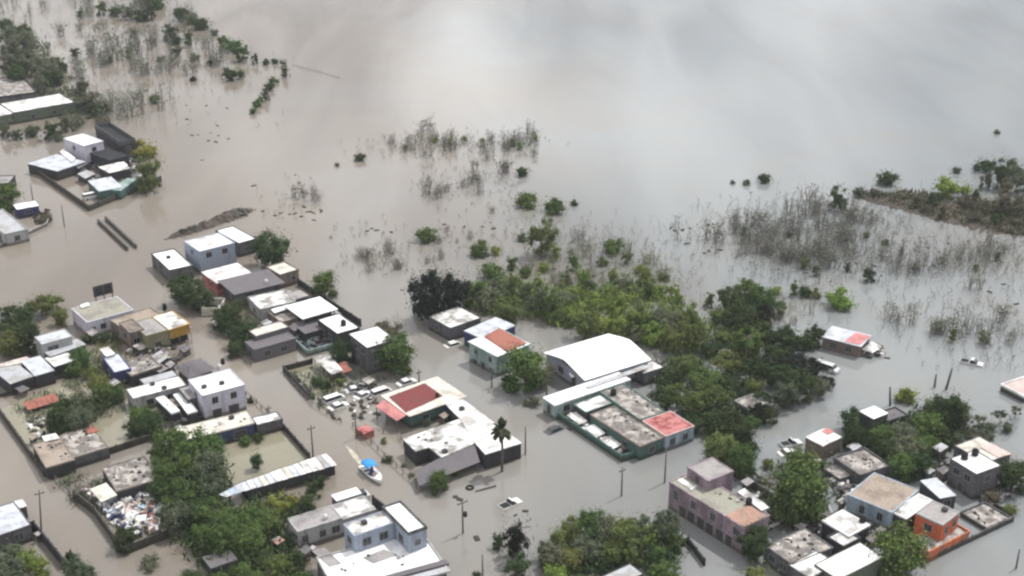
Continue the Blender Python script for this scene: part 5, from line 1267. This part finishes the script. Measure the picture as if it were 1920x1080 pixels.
# grouped growth
grove('dark tree in the row along the water by the left yards', 'dark trees left of the grey roofed house', ['round', 'spread', 'bush'],
      [(20, 612, 30), (45, 590, 28), (75, 568, 26), (98, 562, 20), (18, 640, 28), (50, 628, 26), (112, 590, 16), (15, 580, 18)], [G_DK, G_DK, G_OL])
grove('bush in the gap between the left sheds', 'bushes among the left sheds', ['bush', 'round'],
      [(195, 632, 18), (165, 634, 16), (150, 668, 20), (172, 700, 20), (185, 720, 22), (190, 740, 24), (215, 735, 18), (140, 690, 16), (128, 700, 14)], [G_MD, G_DK, G_OL])
grove('dark tree over the flooded lower left yard', 'dark trees in the lower left yard', ['round', 'spread'],
      [(130, 765, 32), (105, 785, 24), (150, 785, 26), (165, 760, 22), (112, 765, 20), (140, 800, 16)], [G_DK, G_DK, G_GR])
grove('tree between the lower left yard and the shop', 'trees by the lower left yard', ['round', 'bush'],
      [(262, 778, 28), (272, 800, 26), (285, 786, 22), (292, 812, 20), (250, 800, 18)], [G_MD, G_DK, G_OL])
grove('tree in the dense grove', 'trees of the grove beside the flooded garden', ['round', 'round', 'spread'],
      [(325, 830, 36), (365, 840, 38), (395, 835, 30), (300, 850, 28), (345, 870, 40), (390, 870, 34), (308, 885, 30), (360, 905, 36), (330, 925, 38), (298, 920, 26),
       (395, 905, 26), (365, 950, 38), (330, 965, 34), (400, 960, 34), (435, 980, 36), (475, 975, 34), (420, 1010, 34), (465, 1010, 34), (505, 975, 26), (385, 1000, 28)], [G_DK, G_MD, G_GR, G_MD],
      [(340, 835, 'below the cream shop'), (400, 870, 'along the flooded garden'), (310, 920, 'beside the junk yard'), (360, 950, 'in its middle'), (470, 975, 'below the sheet roofed shed'), (430, 1010, 'above the bottom dark hut')])
grove('yellowish young tree in the bottom left grove', 'yellowish trees in the bottom left grove', ['plume', 'bush'],
      [(400, 985, 18), (520, 945, 26), (545, 940, 22), (500, 955, 20)], [G_YL, G_OL])
grove('dark slender tree by the sheet roofed shed', 'dark slender trees by the sheet roofed shed', ['plume', 'round'],
      [(585, 915, 20), (575, 940, 18), (600, 900, 12)], [G_DK])
grove('tree on the bottom edge left of the terraces', 'trees on the bottom edge left of the terraces', ['round', 'bush'],
      [(550, 1055, 30), (520, 1065, 30), (490, 1050, 28), (455, 1065, 24), (575, 1085, 20), (410, 1085, 26), (360, 1085, 26), (470, 1090, 26), (540, 1090, 26)], [G_DK, G_MD])
grove('green tree in the bottom left corner', 'trees in the bottom left corner', ['round', 'bush'],
      [(20, 1035, 28), (50, 1050, 28), (15, 1070, 30), (75, 1062, 20), (140, 1065, 26), (165, 1075, 20)], [G_MD, G_LT, G_GR])
grove('tree in the bottom centre clump', 'feathery trees in the bottom centre clump', ['plume', 'round', 'round'],
      [(1050, 1010, 30), (1078, 990, 30), (1110, 985, 32), (1140, 995, 32), (1170, 1000, 34), (1200, 985, 30), (1225, 1005, 28), (1250, 985, 30), (1262, 1010, 24), (1100, 1025, 32),
       (1145, 1030, 30), (1185, 1035, 26), (1035, 1040, 26), (1070, 1045, 26), (1230, 1040, 24), (1022, 1030, 16)], [G_MD, G_LT, G_GR, G_OL],
      [(1050, 1020, 'on its side by the very dark shrub'), (1120, 985, 'along its far edge'), (1130, 1030, 'in front of its middle'), (1240, 1000, 'on its side by the mauve building')])
grove('shrub in the belt of flooded scrub', 'shrubs of the flooded scrub belt', ['plume', 'bush', 'plume'],
      [(890, 545, 30), (915, 560, 32), (935, 540, 28), (960, 530, 25), (985, 545, 25), (1010, 560, 30), (955, 575, 30), (1035, 570, 28), (1062, 560, 28), (1085, 545, 25),
       (1010, 530, 18), (1105, 530, 21), (1140, 545, 25), (1165, 530, 23), (1190, 545, 21), (1212, 520, 28), (1232, 545, 21), (1260, 545, 18), (1120, 565, 25), (1155, 575, 28),
       (1100, 600, 32), (1130, 610, 32), (1165, 605, 34), (1200, 595, 32), (1235, 600, 34), (1265, 610, 34), (1298, 600, 30), (1225, 625, 34), (1265, 632, 32), (1300, 625, 30), (1190, 625, 25),
       (1075, 590, 23), (880, 565, 18), (1050, 590, 16)], [G_LT, G_OL, G_OL, G_MD, G_LT, G_GR],
      [(900, 555, 'beside the almost black tree'), (985, 545, 'behind the blue-grey metal roof'), (1080, 590, 'in front of the big white hall gable'), (1120, 535, 'on its thin far edge'), (1170, 605, 'right behind the big white hall'), (1230, 525, 'at its far right tip'), (1290, 612, 'where it meets the big grove')])
grove('tree in the big grove', 'trees of the grove between the hall and the shack', ['round', 'bush', 'spread'],
      [(1370, 555, 28), (1400, 545, 26), (1430, 560, 26), (1350, 590, 26), (1385, 590, 32), (1460, 575, 18), (1510, 545, 18), (1420, 600, 26), (1360, 630, 30), (1400, 640, 34),
       (1440, 625, 28), (1475, 635, 26), (1510, 640, 26), (1530, 625, 18), (1330, 655, 28), (1365, 675, 30), (1290, 680, 32), (1250, 700, 30), (1320, 705, 34), (1270, 740, 34), (1310, 755, 36),
       (1240, 740, 24), (1345, 740, 32), (1340, 790, 36), (1375, 800, 34), (1400, 830, 30), (1350, 835, 32), (1390, 860, 28), (1330, 770, 30), (1425, 690, 28), (1300, 790, 24), (1415, 720, 20),
       (1220, 700, 20), (1360, 715, 26), (1410, 790, 20), (1405, 885, 16)], [G_DK, G_MD, G_DK, G_OL],
      [(1230, 715, 'beside the big white hall'), (1310, 780, 'above the pink roof'), (1400, 860, 'at its tip above the mauve building'), (1410, 740, 'round the half hidden scrap shed'), (1510, 640, 'beside the brown shack'), (1400, 555, 'on its far edge'), (1370, 650, 'round the tall palm'), (1500, 560, 'by the rounded bright bush')])
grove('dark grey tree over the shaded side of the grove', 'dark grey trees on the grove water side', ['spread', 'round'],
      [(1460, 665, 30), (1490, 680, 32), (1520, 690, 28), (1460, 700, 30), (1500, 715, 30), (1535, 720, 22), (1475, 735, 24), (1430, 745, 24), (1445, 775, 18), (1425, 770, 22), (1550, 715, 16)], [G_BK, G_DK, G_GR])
T('round', 1428, 588, 22, 'almost black round treetop in the middle of the grove', G_BK)
grove('tree of the right clump', 'trees of the right clump behind the brown roof', ['round', 'round', 'bush'],
      [(1600, 785, 26), (1625, 805, 28), (1655, 815, 28), (1690, 810, 28), (1700, 840, 32), (1720, 865, 30), (1690, 870, 28), (1740, 800, 34), (1780, 765, 34), (1755, 780, 30), (1800, 775, 24),
       (1730, 835, 24), (1600, 815, 22), (1660, 840, 22), (1640, 850, 18), (1745, 760, 24)], [G_DK, G_MD, G_GR],
      [(1620, 800, 'below the bright white shed roof'), (1700, 850, 'behind the brown roof'), (1770, 770, 'by the dead trunks'), (1645, 845, 'beside the pink splashed shack')])
T('bush', 1698, 742, 24, 'yellow green tree next to the dead trunks', G_YL)
grove('grey sapling along the right edge water', 'grey saplings on the right edge', ['sparse', 'bush'],
      [(1835, 790, 18), (1855, 800, 18), (1875, 780, 16), (1890, 800, 16), (1845, 815, 16), (1905, 770, 14), (1820, 805, 14)], [G_GR, G_DK])
grove('dark tree in the far top left wood', 'trees of the far top left wood', ['round', 'bush', 'plume'],
      [(15, 70, 28), (40, 85, 28), (20, 110, 28), (55, 115, 26), (85, 125, 26), (100, 145, 24), (75, 150, 22), (40, 60, 20), (10, 45, 18), (115, 120, 16), (30, 140, 20)], [G_DK, G_GR, G_GR])
grove('grey brown bush between the top left wood and the compound', 'grey brown bushes above the walled compound', ['bush', 'plume'],
      [(155, 165, 22), (170, 185, 22), (150, 195, 20), (185, 205, 22), (120, 230, 18), (95, 240, 18), (60, 245, 18), (10, 240, 16), (195, 230, 18), (30, 250, 14), (110, 255, 14)], [G_BR, G_GR, G_DK])
T('bush', 158, 192, 14, 'yellow green bush above the white cube house', G_YL)
grove('dark bush in the line along the flooded dike', 'bushes along the flooded dike', ['bush', 'bush', 'plume'],
      [(340, 26, 22), (358, 34, 18), (378, 44, 22), (400, 60, 12), (436, 86, 22), (418, 74, 14), (453, 95, 18), (478, 108, 10), (296, 4, 22), (318, 58, 20), (270, 0, 20), (498, 116, 9), (515, 114, 10), (530, 118, 9), (535, 134, 11), (512, 150, 11), (505, 162, 12), (498, 174, 12), (490, 184, 8), (482, 194, 11), (474, 208, 8)], [G_DK, G_MD, G_GR])
T('bush', 434, 138, 22, 'dark round bush standing off the flooded dike', G_DK)
T('bush', 362, 148, 8, 'small dark stump bush off the flooded dike', G_BK)
grove('dark scrub on the far right bank', 'scrub on the far right bank', ['bush', 'plume'],
      [(1850, 310, 24), (1875, 325, 24), (1900, 318, 26), (1915, 340, 22), (1890, 350, 20), (1850, 335, 16), (1830, 365, 14)], [G_GR, G_DK, G_BR])
grove('bush along the main street bank', 'bushes along the main street bank', ['bush'],
      [(556, 712, 8), (570, 730, 9), (583, 742, 9), (600, 758, 7), (548, 702, 6), (595, 715, 16), (612, 722, 14), (640, 715, 12), (470, 750, 9), (497, 782, 8), (720, 826, 8), (757, 872, 7), (770, 890, 7)], [G_OL, G_DK, G_GR])
grove('bush in the lanes of the lower right houses', 'bushes in the lower right lanes', ['bush'],
      [(1540, 870, 14), (1640, 905, 10), (1665, 995, 14), (1450, 930, 14), (1470, 960, 14), (1340, 1000, 7), (1575, 935, 10), (1720, 890, 18), (1745, 880, 14), (1590, 830, 16), (1430, 900, 12), (1440, 870, 14), (1795, 820, 16), (1820, 812, 16), (1855, 818, 12)], [G_OL, G_DK, G_GR])
undergrowth('tangled low growth between the shrubs of the scrub belt', [(870, 560), (920, 520), (1000, 540), (1100, 560), (1200, 530), (1270, 570), (1330, 620), (1320, 660), (1240, 655), (1180, 630), (1080, 620), (1000, 600), (900, 590)], 380, 2.2, G_LT, 1)
undergrowth('dark low growth on the ground of the grove behind the hall', [(1345, 590), (1430, 590), (1460, 650), (1430, 700), (1420, 780), (1410, 860), (1380, 890), (1340, 840), (1290, 780), (1200, 700), (1260, 680), (1330, 660)], 230, 2.0, G_DK, 2)
undergrowth('low growth under the trees beside the flooded garden', [(300, 850), (330, 830), (420, 830), (430, 960), (520, 940), (560, 930), (560, 1080), (400, 1080), (320, 1000)], 216, 2.0, G_DK, 3)
undergrowth('low growth under the trees of the bottom centre clump', [(1020, 1060), (1040, 1030), (1120, 1010), (1280, 1010), (1270, 1050), (1180, 1080), (1040, 1085)], 120, 2.0, G_DK, 4)
undergrowth('low growth under the trees of the right clump', [(1580, 810), (1640, 800), (1700, 780), (1820, 780), (1800, 820), (1760, 880), (1690, 900), (1650, 870)], 132, 2.0, G_DK, 5)
undergrowth('weeds over the walled lower left yard', [(20, 765), (150, 710), (220, 720), (240, 770), (200, 780), (130, 820), (70, 800)], 72, 1.0, G_GR, 6, .22)
undergrowth('weeds between the sheds of the left block', [(110, 700), (210, 630), (250, 640), (230, 740), (150, 720)], 54, 1.2, G_OL, 7, .22)
undergrowth('low brush in the far top left wood', [(0, 60), (60, 60), (130, 130), (140, 170), (200, 200), (190, 240), (140, 250), (60, 160), (0, 150)], 138, 2.6, G_GR, 8, .4)
undergrowth('dry scrub covering the long earth bank', [(1600, 362), (1680, 358), (1780, 375), (1930, 390), (1930, 445), (1840, 428), (1700, 392)], 252, 1.1, G_BR, 9, .35)
undergrowth('weeds round the junk yard and ruined roofs', [(110, 900), (160, 890), (200, 900), (180, 950), (140, 940)], 24, 1.0, G_GR, 10, .2)
undergrowth('weeds by the small flooded yard and parked cars', [(540, 700), (580, 690), (720, 700), (740, 712), (690, 720), (600, 750)], 42, .9, G_GR, 11, .2)
undergrowth('weeds in the lanes of the lower right houses', [(1440, 880), (1560, 850), (1600, 900), (1560, 950), (1480, 1000), (1440, 960)], 54, 1.2, G_GR, 12, .22)
grove('small green bush among the dead saplings of the right flooded field', 'small green bushes of the right flooded field', ['bush', 'plume'],
      [(1395, 430, 9), (1440, 465, 10), (1480, 440, 9), (1510, 490, 12), (1530, 505, 11), (1560, 480, 9), (1590, 500, 10), (1625, 440, 9), (1660, 455, 10), (1715, 500, 9), (1830, 500, 9), (1760, 610, 12), (1790, 625, 13), (1845, 630, 14), (1870, 480, 8), (1690, 470, 8)], [G_DK, G_OL, G_GR, G_MD])
grove('small green bush among the leafless shrubs of the far top left flood', 'small green bushes of the far top left flood', ['bush', 'plume'],
      [(190, 12, 14), (215, 22, 14), (240, 18, 16), (262, 30, 16), (150, 25, 10), (250, 60, 12), (285, 75, 10), (300, 110, 12), (330, 95, 12), (365, 105, 12), (395, 115, 10), (240, 100, 10), (140, 95, 12), (205, 110, 10), (355, 70, 14), (290, 185, 14), (280, 20, 16), (330, 75, 14)], [G_DK, G_MD, G_GR, G_MD])
grove('small leafy bush in the broken brush line of the brown water', 'small leafy bushes of the mid flood', ['bush', 'plume'],
      [(815, 262, 9), (845, 264, 9), (870, 258, 8), (960, 268, 10), (975, 272, 9), (905, 262, 7), (1005, 258, 7), (760, 275, 7)], [G_OL, G_LT, G_MD])
grove('bright shrub scattered round the scrub belt', 'bright shrubs round the scrub belt', ['plume', 'bush'],
      [(905, 455, 12), (930, 470, 13), (960, 490, 14), (1040, 470, 16), (1075, 490, 16), (1095, 515, 18), (1130, 490, 14), (1175, 480, 14), (1200, 505, 15), (1060, 520, 16), (1020, 500, 18), (985, 510, 16), (1150, 515, 16), (1245, 520, 14), (1215, 545, 16), (1270, 560, 16), (1330, 560, 14), (1490, 540, 14), (1455, 545, 14), (1530, 550, 14)], [G_LT, G_OL, G_LT, G_MD])
grove('grey green scrub bush on the long earth bank', 'scrub bushes on the long earth bank', ['bush', 'plume'],
      [(1610, 358, 12), (1640, 362, 14), (1690, 368, 14), (1720, 375, 16), (1750, 372, 18), (1815, 380, 20), (1845, 385, 22), (1880, 380, 24), (1910, 385, 24), (1830, 405, 16), (1870, 410, 18), (1905, 415, 18), (1770, 395, 14), (1735, 392, 12)], [G_BR, G_GR, G_DK, G_BR])
# palms
def palm_crown(seed):
    rr = random.Random(seed); m = MB()
    for k in range(46):
        a = rr.uniform(0, 6.28); el = rr.uniform(-.9, 1.35); L = rr.uniform(.8, 1.05); pts = []
        for j in range(6):
            t = j / 5; r_ = L * t * math.cos(el) * (1 - .1 * t); z = L * t * math.sin(el) - .45 * t * t * L * math.cos(el)
            pts.append(Vector((r_ * math.cos(a), r_ * math.sin(a), z)))
        s = Vector((-math.sin(a), math.cos(a), 0)); w_ = [.02, .1, .16, .17, .12, .02]
        for sg in (-1, 1):
            vs = []
            for j, p in enumerate(pts): vs += [p, p + s * sg * w_[j] - Vector((0, 0, w_[j] * .5))]
            m.add(vs, [(2*j, 2*j+1, 2*j+3, 2*j+2) for j in range(5)])
    return m.mesh('crown', LEAF)
PC = palm_crown(5)
def palm(label, cx, cy, r, by, col):
    R = r * mpp(cx, by); b = P(cx, by, 0); lo, hi = 1, 18
    for _ in range(40):
        mid = (lo + hi) / 2; v = Vector((b.x, b.y, mid - CAMH)); y = 540 - FPX * (v.y * SP + v.z * CP) / (v.y * CP - v.z * SP)
        (lo, hi) = (lo, mid) if y < cy else (mid, hi)
    e = bpy.data.objects.new('palm_tree', None); COL.objects.link(e); e.location = b; tag(e, label, 'palm tree')
    o = link('crown', PC, e, (0, 0, lo), (0, 0, VR.uniform(0, 6)), (R, R, R * 1.15)); o.color = (*col, 1)
    m = MB(); m.tube([(0, 0, -.8), (.1, 0, lo * .4), (.05, .05, lo * .75), (0, 0, lo)], [.24, .19, .2, .26], 8); link('trunk', m.mesh('trunk', M_BARK, True), e)
    m = MB(); m.tube([(0, 0, lo - R * .95), (0, 0, lo - R * .4), (0, 0, lo)], [.35, R * .42, R * .3], 9); link('dead_fronds', m.mesh('dead_fronds', M_WOOD, True), e)
palm('tall dark palm at the end of the wide white roofed house', 941, 803, 25, 884, G_DK)
palm('small palm by the bottom left street corner', 138, 1052, 24, 1088, G_DK)
palm('tall palm rising from the grove behind the big white hall', 1396, 628, 22, 690, G_MD)
# leafless flooded shrubs
def bare_mesh(seed, stems, h, spread, leaves):
    rr = random.Random(seed); m = MB(); cen = []
    for k in range(stems):
        a = rr.uniform(0, 6.28); r_ = spread * math.sqrt(rr.random()) * .6; b0 = Vector((r_ * math.cos(a), r_ * math.sin(a), -.15))
        a2 = rr.uniform(0, 6.28); tp = b0 + Vector((math.cos(a2) * spread * rr.uniform(.1, .5), math.sin(a2) * spread * rr.uniform(.1, .5), h * rr.uniform(.5, 1.05)))
        md = b0.lerp(tp, .5) + Vector((rr.uniform(-.08, .08), rr.uniform(-.08, .08), 0))
        m.tube([b0, md, tp], [.022, .016, .006], 3)
        for q in range(3):
            t = rr.uniform(.35, .95); s = b0.lerp(tp, t); e_ = s + Vector((rr.gauss(0, .18), rr.gauss(0, .18), rr.uniform(.1, .3)))
            m.tube([s, e_], [.014, .004], 3); cen.append(e_)
    me = m.mesh('bare_shrub', [M_TWIG, LEAF])
    if leaves:
        bm = bmesh.new(); bm.from_mesh(me)
        for _ in range(leaves):
            c = rr.choice(cen) + Vector((rr.gauss(0, .1), rr.gauss(0, .1), rr.gauss(0, .12)))
            n_ = Vector((rr.gauss(0, 1), rr.gauss(0, 1), rr.gauss(0, 1))).normalized(); u = n_.orthogonal().normalized() * rr.uniform(.03, .055); w_ = n_.cross(u)
            f = bm.faces.new([bm.verts.new(c + u), bm.verts.new(c + w_), bm.verts.new(c - u), bm.verts.new(c - w_)]); f.material_index = 1
        bm.to_mesh(me); bm.free()
    return me
def scrub(label, areas, h, col, seed, leaf_per=7):
    """thin drowned stems scattered over a field, with wisps of leaf: one mass nobody could count"""
    rr = random.Random(seed); m = MB(); cen = []
    for (x0, y0, rx, ry, n) in areas:
        for _ in range(n):
            p = P(rr.gauss(x0, rx * 1.25), rr.gauss(y0, ry * 1.2), -.2); hh = h * rr.uniform(.35, 1.15) ; q = p + Vector((rr.gauss(0, .25) * hh, rr.gauss(0, .25) * hh, hh))
            md = p.lerp(q, .5) + Vector((rr.gauss(0, .1), rr.gauss(0, .1), 0)); m.tube([p, md, q], [.04, .03, .012], 3)
            for _k in range(2):
                s_ = p.lerp(q, rr.uniform(.3, .9)); e_ = s_ + Vector((rr.gauss(0, .35), rr.gauss(0, .35), rr.uniform(.1, .6))); m.tube([s_, e_], [.025, .01], 3); cen.append(e_)
            for _k in range(leaf_per): cen.append(p.lerp(q, rr.uniform(.35, 1.05)) + Vector((rr.gauss(0, .3), rr.gauss(0, .3), rr.gauss(0, .15))))
    struct('flooded_scrub', m.mesh('flooded_scrub', M_TWIG), 'stuff', label)
    o = struct('scrub_leaves', leaf_mesh('scrub_leaves', np.array([tuple(c) for c in cen]), .1, seed, .2, True), 'stuff', 'wisps of leaf on ' + label); o.color = (*col, 1)
scrub('drowned scrub all over the far top left flood', [(60, 20, 50, 14, 90), (190, 90, 50, 40, 260), (285, 90, 50, 36, 300), (390, 120, 30, 20, 90), (240, 200, 40, 20, 160), (340, 130, 60, 20, 120), (430, 180, 40, 40, 30)], 2.6, (.115, .135, .1), 31)
scrub('drowned scrub in the mid brown current', [(760, 282, 40, 8, 60), (880, 272, 60, 10, 150), (980, 268, 24, 8, 40), (815, 345, 14, 18, 50), (890, 350, 26, 14, 70), (955, 340, 8, 30, 40), (720, 492, 30, 12, 90), (700, 440, 30, 12, 24), (545, 380, 26, 16, 40), (880, 445, 30, 12, 40), (815, 500, 14, 16, 24)], 1.9, (.12, .112, .08), 32)
scrub('drowned stems round the scrub belt', [(1100, 490, 60, 22, 200), (1150, 530, 70, 18, 180), (1000, 500, 60, 30, 120), (960, 595, 70, 12, 90), (1230, 490, 40, 24, 70), (1060, 440, 60, 20, 60), (1480, 580, 30, 14, 70)], 2.3, (.19, .2, .11), 33)
scrub('drowned saplings over the wide right flooded field', [(1430, 440, 50, 24, 300), (1520, 450, 60, 32, 460), (1620, 440, 50, 28, 300), (1740, 490, 60, 18, 320), (1860, 490, 50, 26, 300), (1600, 490, 70, 20, 200), (1340, 440, 40, 22, 60), (1500, 505, 80, 14, 120), (1650, 410, 60, 14, 90), (1800, 615, 50, 18, 110), (1870, 640, 40, 30, 120), (1720, 570, 80, 30, 60), (1690, 600, 16, 20, 40)], 2.7, (.115, .125, .095), 34)
BARE = [bare_mesh(200 + i, 18, 1.5, .8, 40) for i in range(3)] + [bare_mesh(210 + i, 15, 1.5, .8, 240) for i in range(4)] + [bare_mesh(220 + i, 5, 2.0, .35, 30) for i in range(3)]
def bare(label, group, areas, col, pick=(0, 10), size=(.7, 1.3)):
    for (x0, y0, rx, ry, n, hp) in areas:
        for _ in range(max(1, round(n * .62))):
            x, y = VR.gauss(x0, rx * 1.6), VR.gauss(y0, ry * 1.35)
            if not (-30 < x < 1950 and y > -12): continue
            hm = hp * .9 * mpp(x, y) * VR.uniform(*size) / .9
            o = link('bare_shrub', BARE[VR.randrange(*pick)], None, P(x, y), (0, 0, VR.uniform(0, 6.28)))
            s = hm / 1.5; o.scale = (s * VR.uniform(.8, 1.5), s * VR.uniform(.8, 1.5), s); f = VR.uniform(.8, 1.2)
            o.color = (col[0] * f, col[1] * f, col[2] * f, 1)
            tag(o, label, 'shrub', group)
bare('grey leafless shrub standing in the far top left flood', 'leafless shrubs of the far top left flood',
     [(60, 18, 50, 14, 22, 22), (145, 105, 8, 12, 5, 36), (195, 110, 20, 18, 10, 32), (250, 60, 26, 26, 20, 34), (300, 100, 30, 18, 16, 34), (320, 60, 24, 24, 12, 30), (370, 115, 22, 16, 12, 30), (310, 130, 12, 12, 7, 30), (290, 195, 14, 12, 8, 36), (225, 205, 18, 14, 10, 32), (200, 30, 24, 14, 8, 26)], (.115, .135, .1), (3, 10))
bare('brown leafless shrub along the broken brush line in the brown water', 'brown leafless shrubs in the mid flood',
     [(760, 280, 16, 6, 6, 20), (830, 270, 16, 8, 7, 26), (880, 275, 18, 8, 7, 24), (930, 275, 16, 8, 5, 22), (970, 275, 12, 8, 6, 28), (1000, 260, 8, 5, 3, 24), (808, 340, 8, 12, 5, 34), (822, 360, 6, 6, 3, 26), (855, 362, 8, 6, 3, 22), (890, 345, 10, 8, 4, 26), (910, 350, 8, 8, 4, 30), (955, 330, 6, 25, 5, 26), (945, 380, 12, 6, 3, 14)], (.12, .12, .075), (0, 7))
bare('brown twiggy shrub in the brown current above the dark tree', 'brown twiggy shrubs in the brown current',
     [(690, 490, 10, 8, 5, 24), (722, 490, 12, 10, 6, 28), (745, 505, 10, 8, 4, 26), (812, 500, 12, 14, 4, 22), (540, 372, 18, 10, 5, 24), (690, 440, 26, 10, 5, 10), (885, 450, 24, 10, 6, 14)], (.115, .095, .075), (0, 6))
bare('grey stems rising from the scrub belt', 'grey stems around the scrub belt',
     [(1090, 480, 26, 14, 12, 26), (1150, 500, 30, 14, 12, 28), (1060, 520, 20, 16, 8, 28), (1130, 540, 40, 14, 14, 28), (1210, 480, 14, 14, 5, 26), (950, 590, 60, 12, 14, 26), (1180, 560, 40, 10, 10, 28), (1480, 585, 22, 12, 8, 26)], (.14, .155, .075), (0, 10))
bare('grey dead sapling standing in the wide flooded field on the right', 'dead saplings of the right flooded field',
     [(1430, 440, 34, 20, 22, 34), (1490, 450, 36, 26, 26, 38), (1550, 450, 36, 26, 22, 36), (1610, 440, 30, 20, 12, 28), (1400, 470, 26, 16, 9, 30), (1720, 500, 22, 8, 8, 30), (1770, 490, 40, 16, 12, 28), (1860, 490, 40, 16, 12, 30), (1510, 500, 30, 10, 8, 30), (1340, 440, 20, 14, 5, 16)], (.115, .125, .095), (0, 10))
bare('thin dead stem in the open water by the brown shack', 'dead stems in open water by the brown shack',
     [(1672, 610, 3, 6, 2, 44), (1710, 600, 3, 5, 1, 34), (1757, 620, 6, 6, 3, 36), (1792, 618, 8, 8, 4, 36), (1840, 640, 8, 8, 4, 44), (1883, 605, 3, 4, 2, 44), (1896, 650, 4, 6, 2, 44), (1712, 580, 3, 3, 1, 20), (1840, 540, 6, 6, 2, 30)], (.15, .16, .12), (3, 10))

m_ = bpy.data.materials.new('haze'); m_.use_nodes = True; n_ = m_.node_tree.nodes; n_.clear()
v_ = n_.new('ShaderNodeVolumePrincipled'); v_.inputs['Density'].default_value = 0.0001; v_.inputs['Color'].default_value = (.9, .93, .97, 1); v_.inputs['Anisotropy'].default_value = 0.0
o_ = n_.new('ShaderNodeOutputMaterial'); m_.node_tree.links.new(v_.outputs[0], o_.inputs['Volume'])
b_ = MB(); b_.box(-4500, 4500, -2000, 6500, -3, 122)
struct('haze', b_.mesh('haze', m_), 'stuff', 'thin pale haze over the flood')
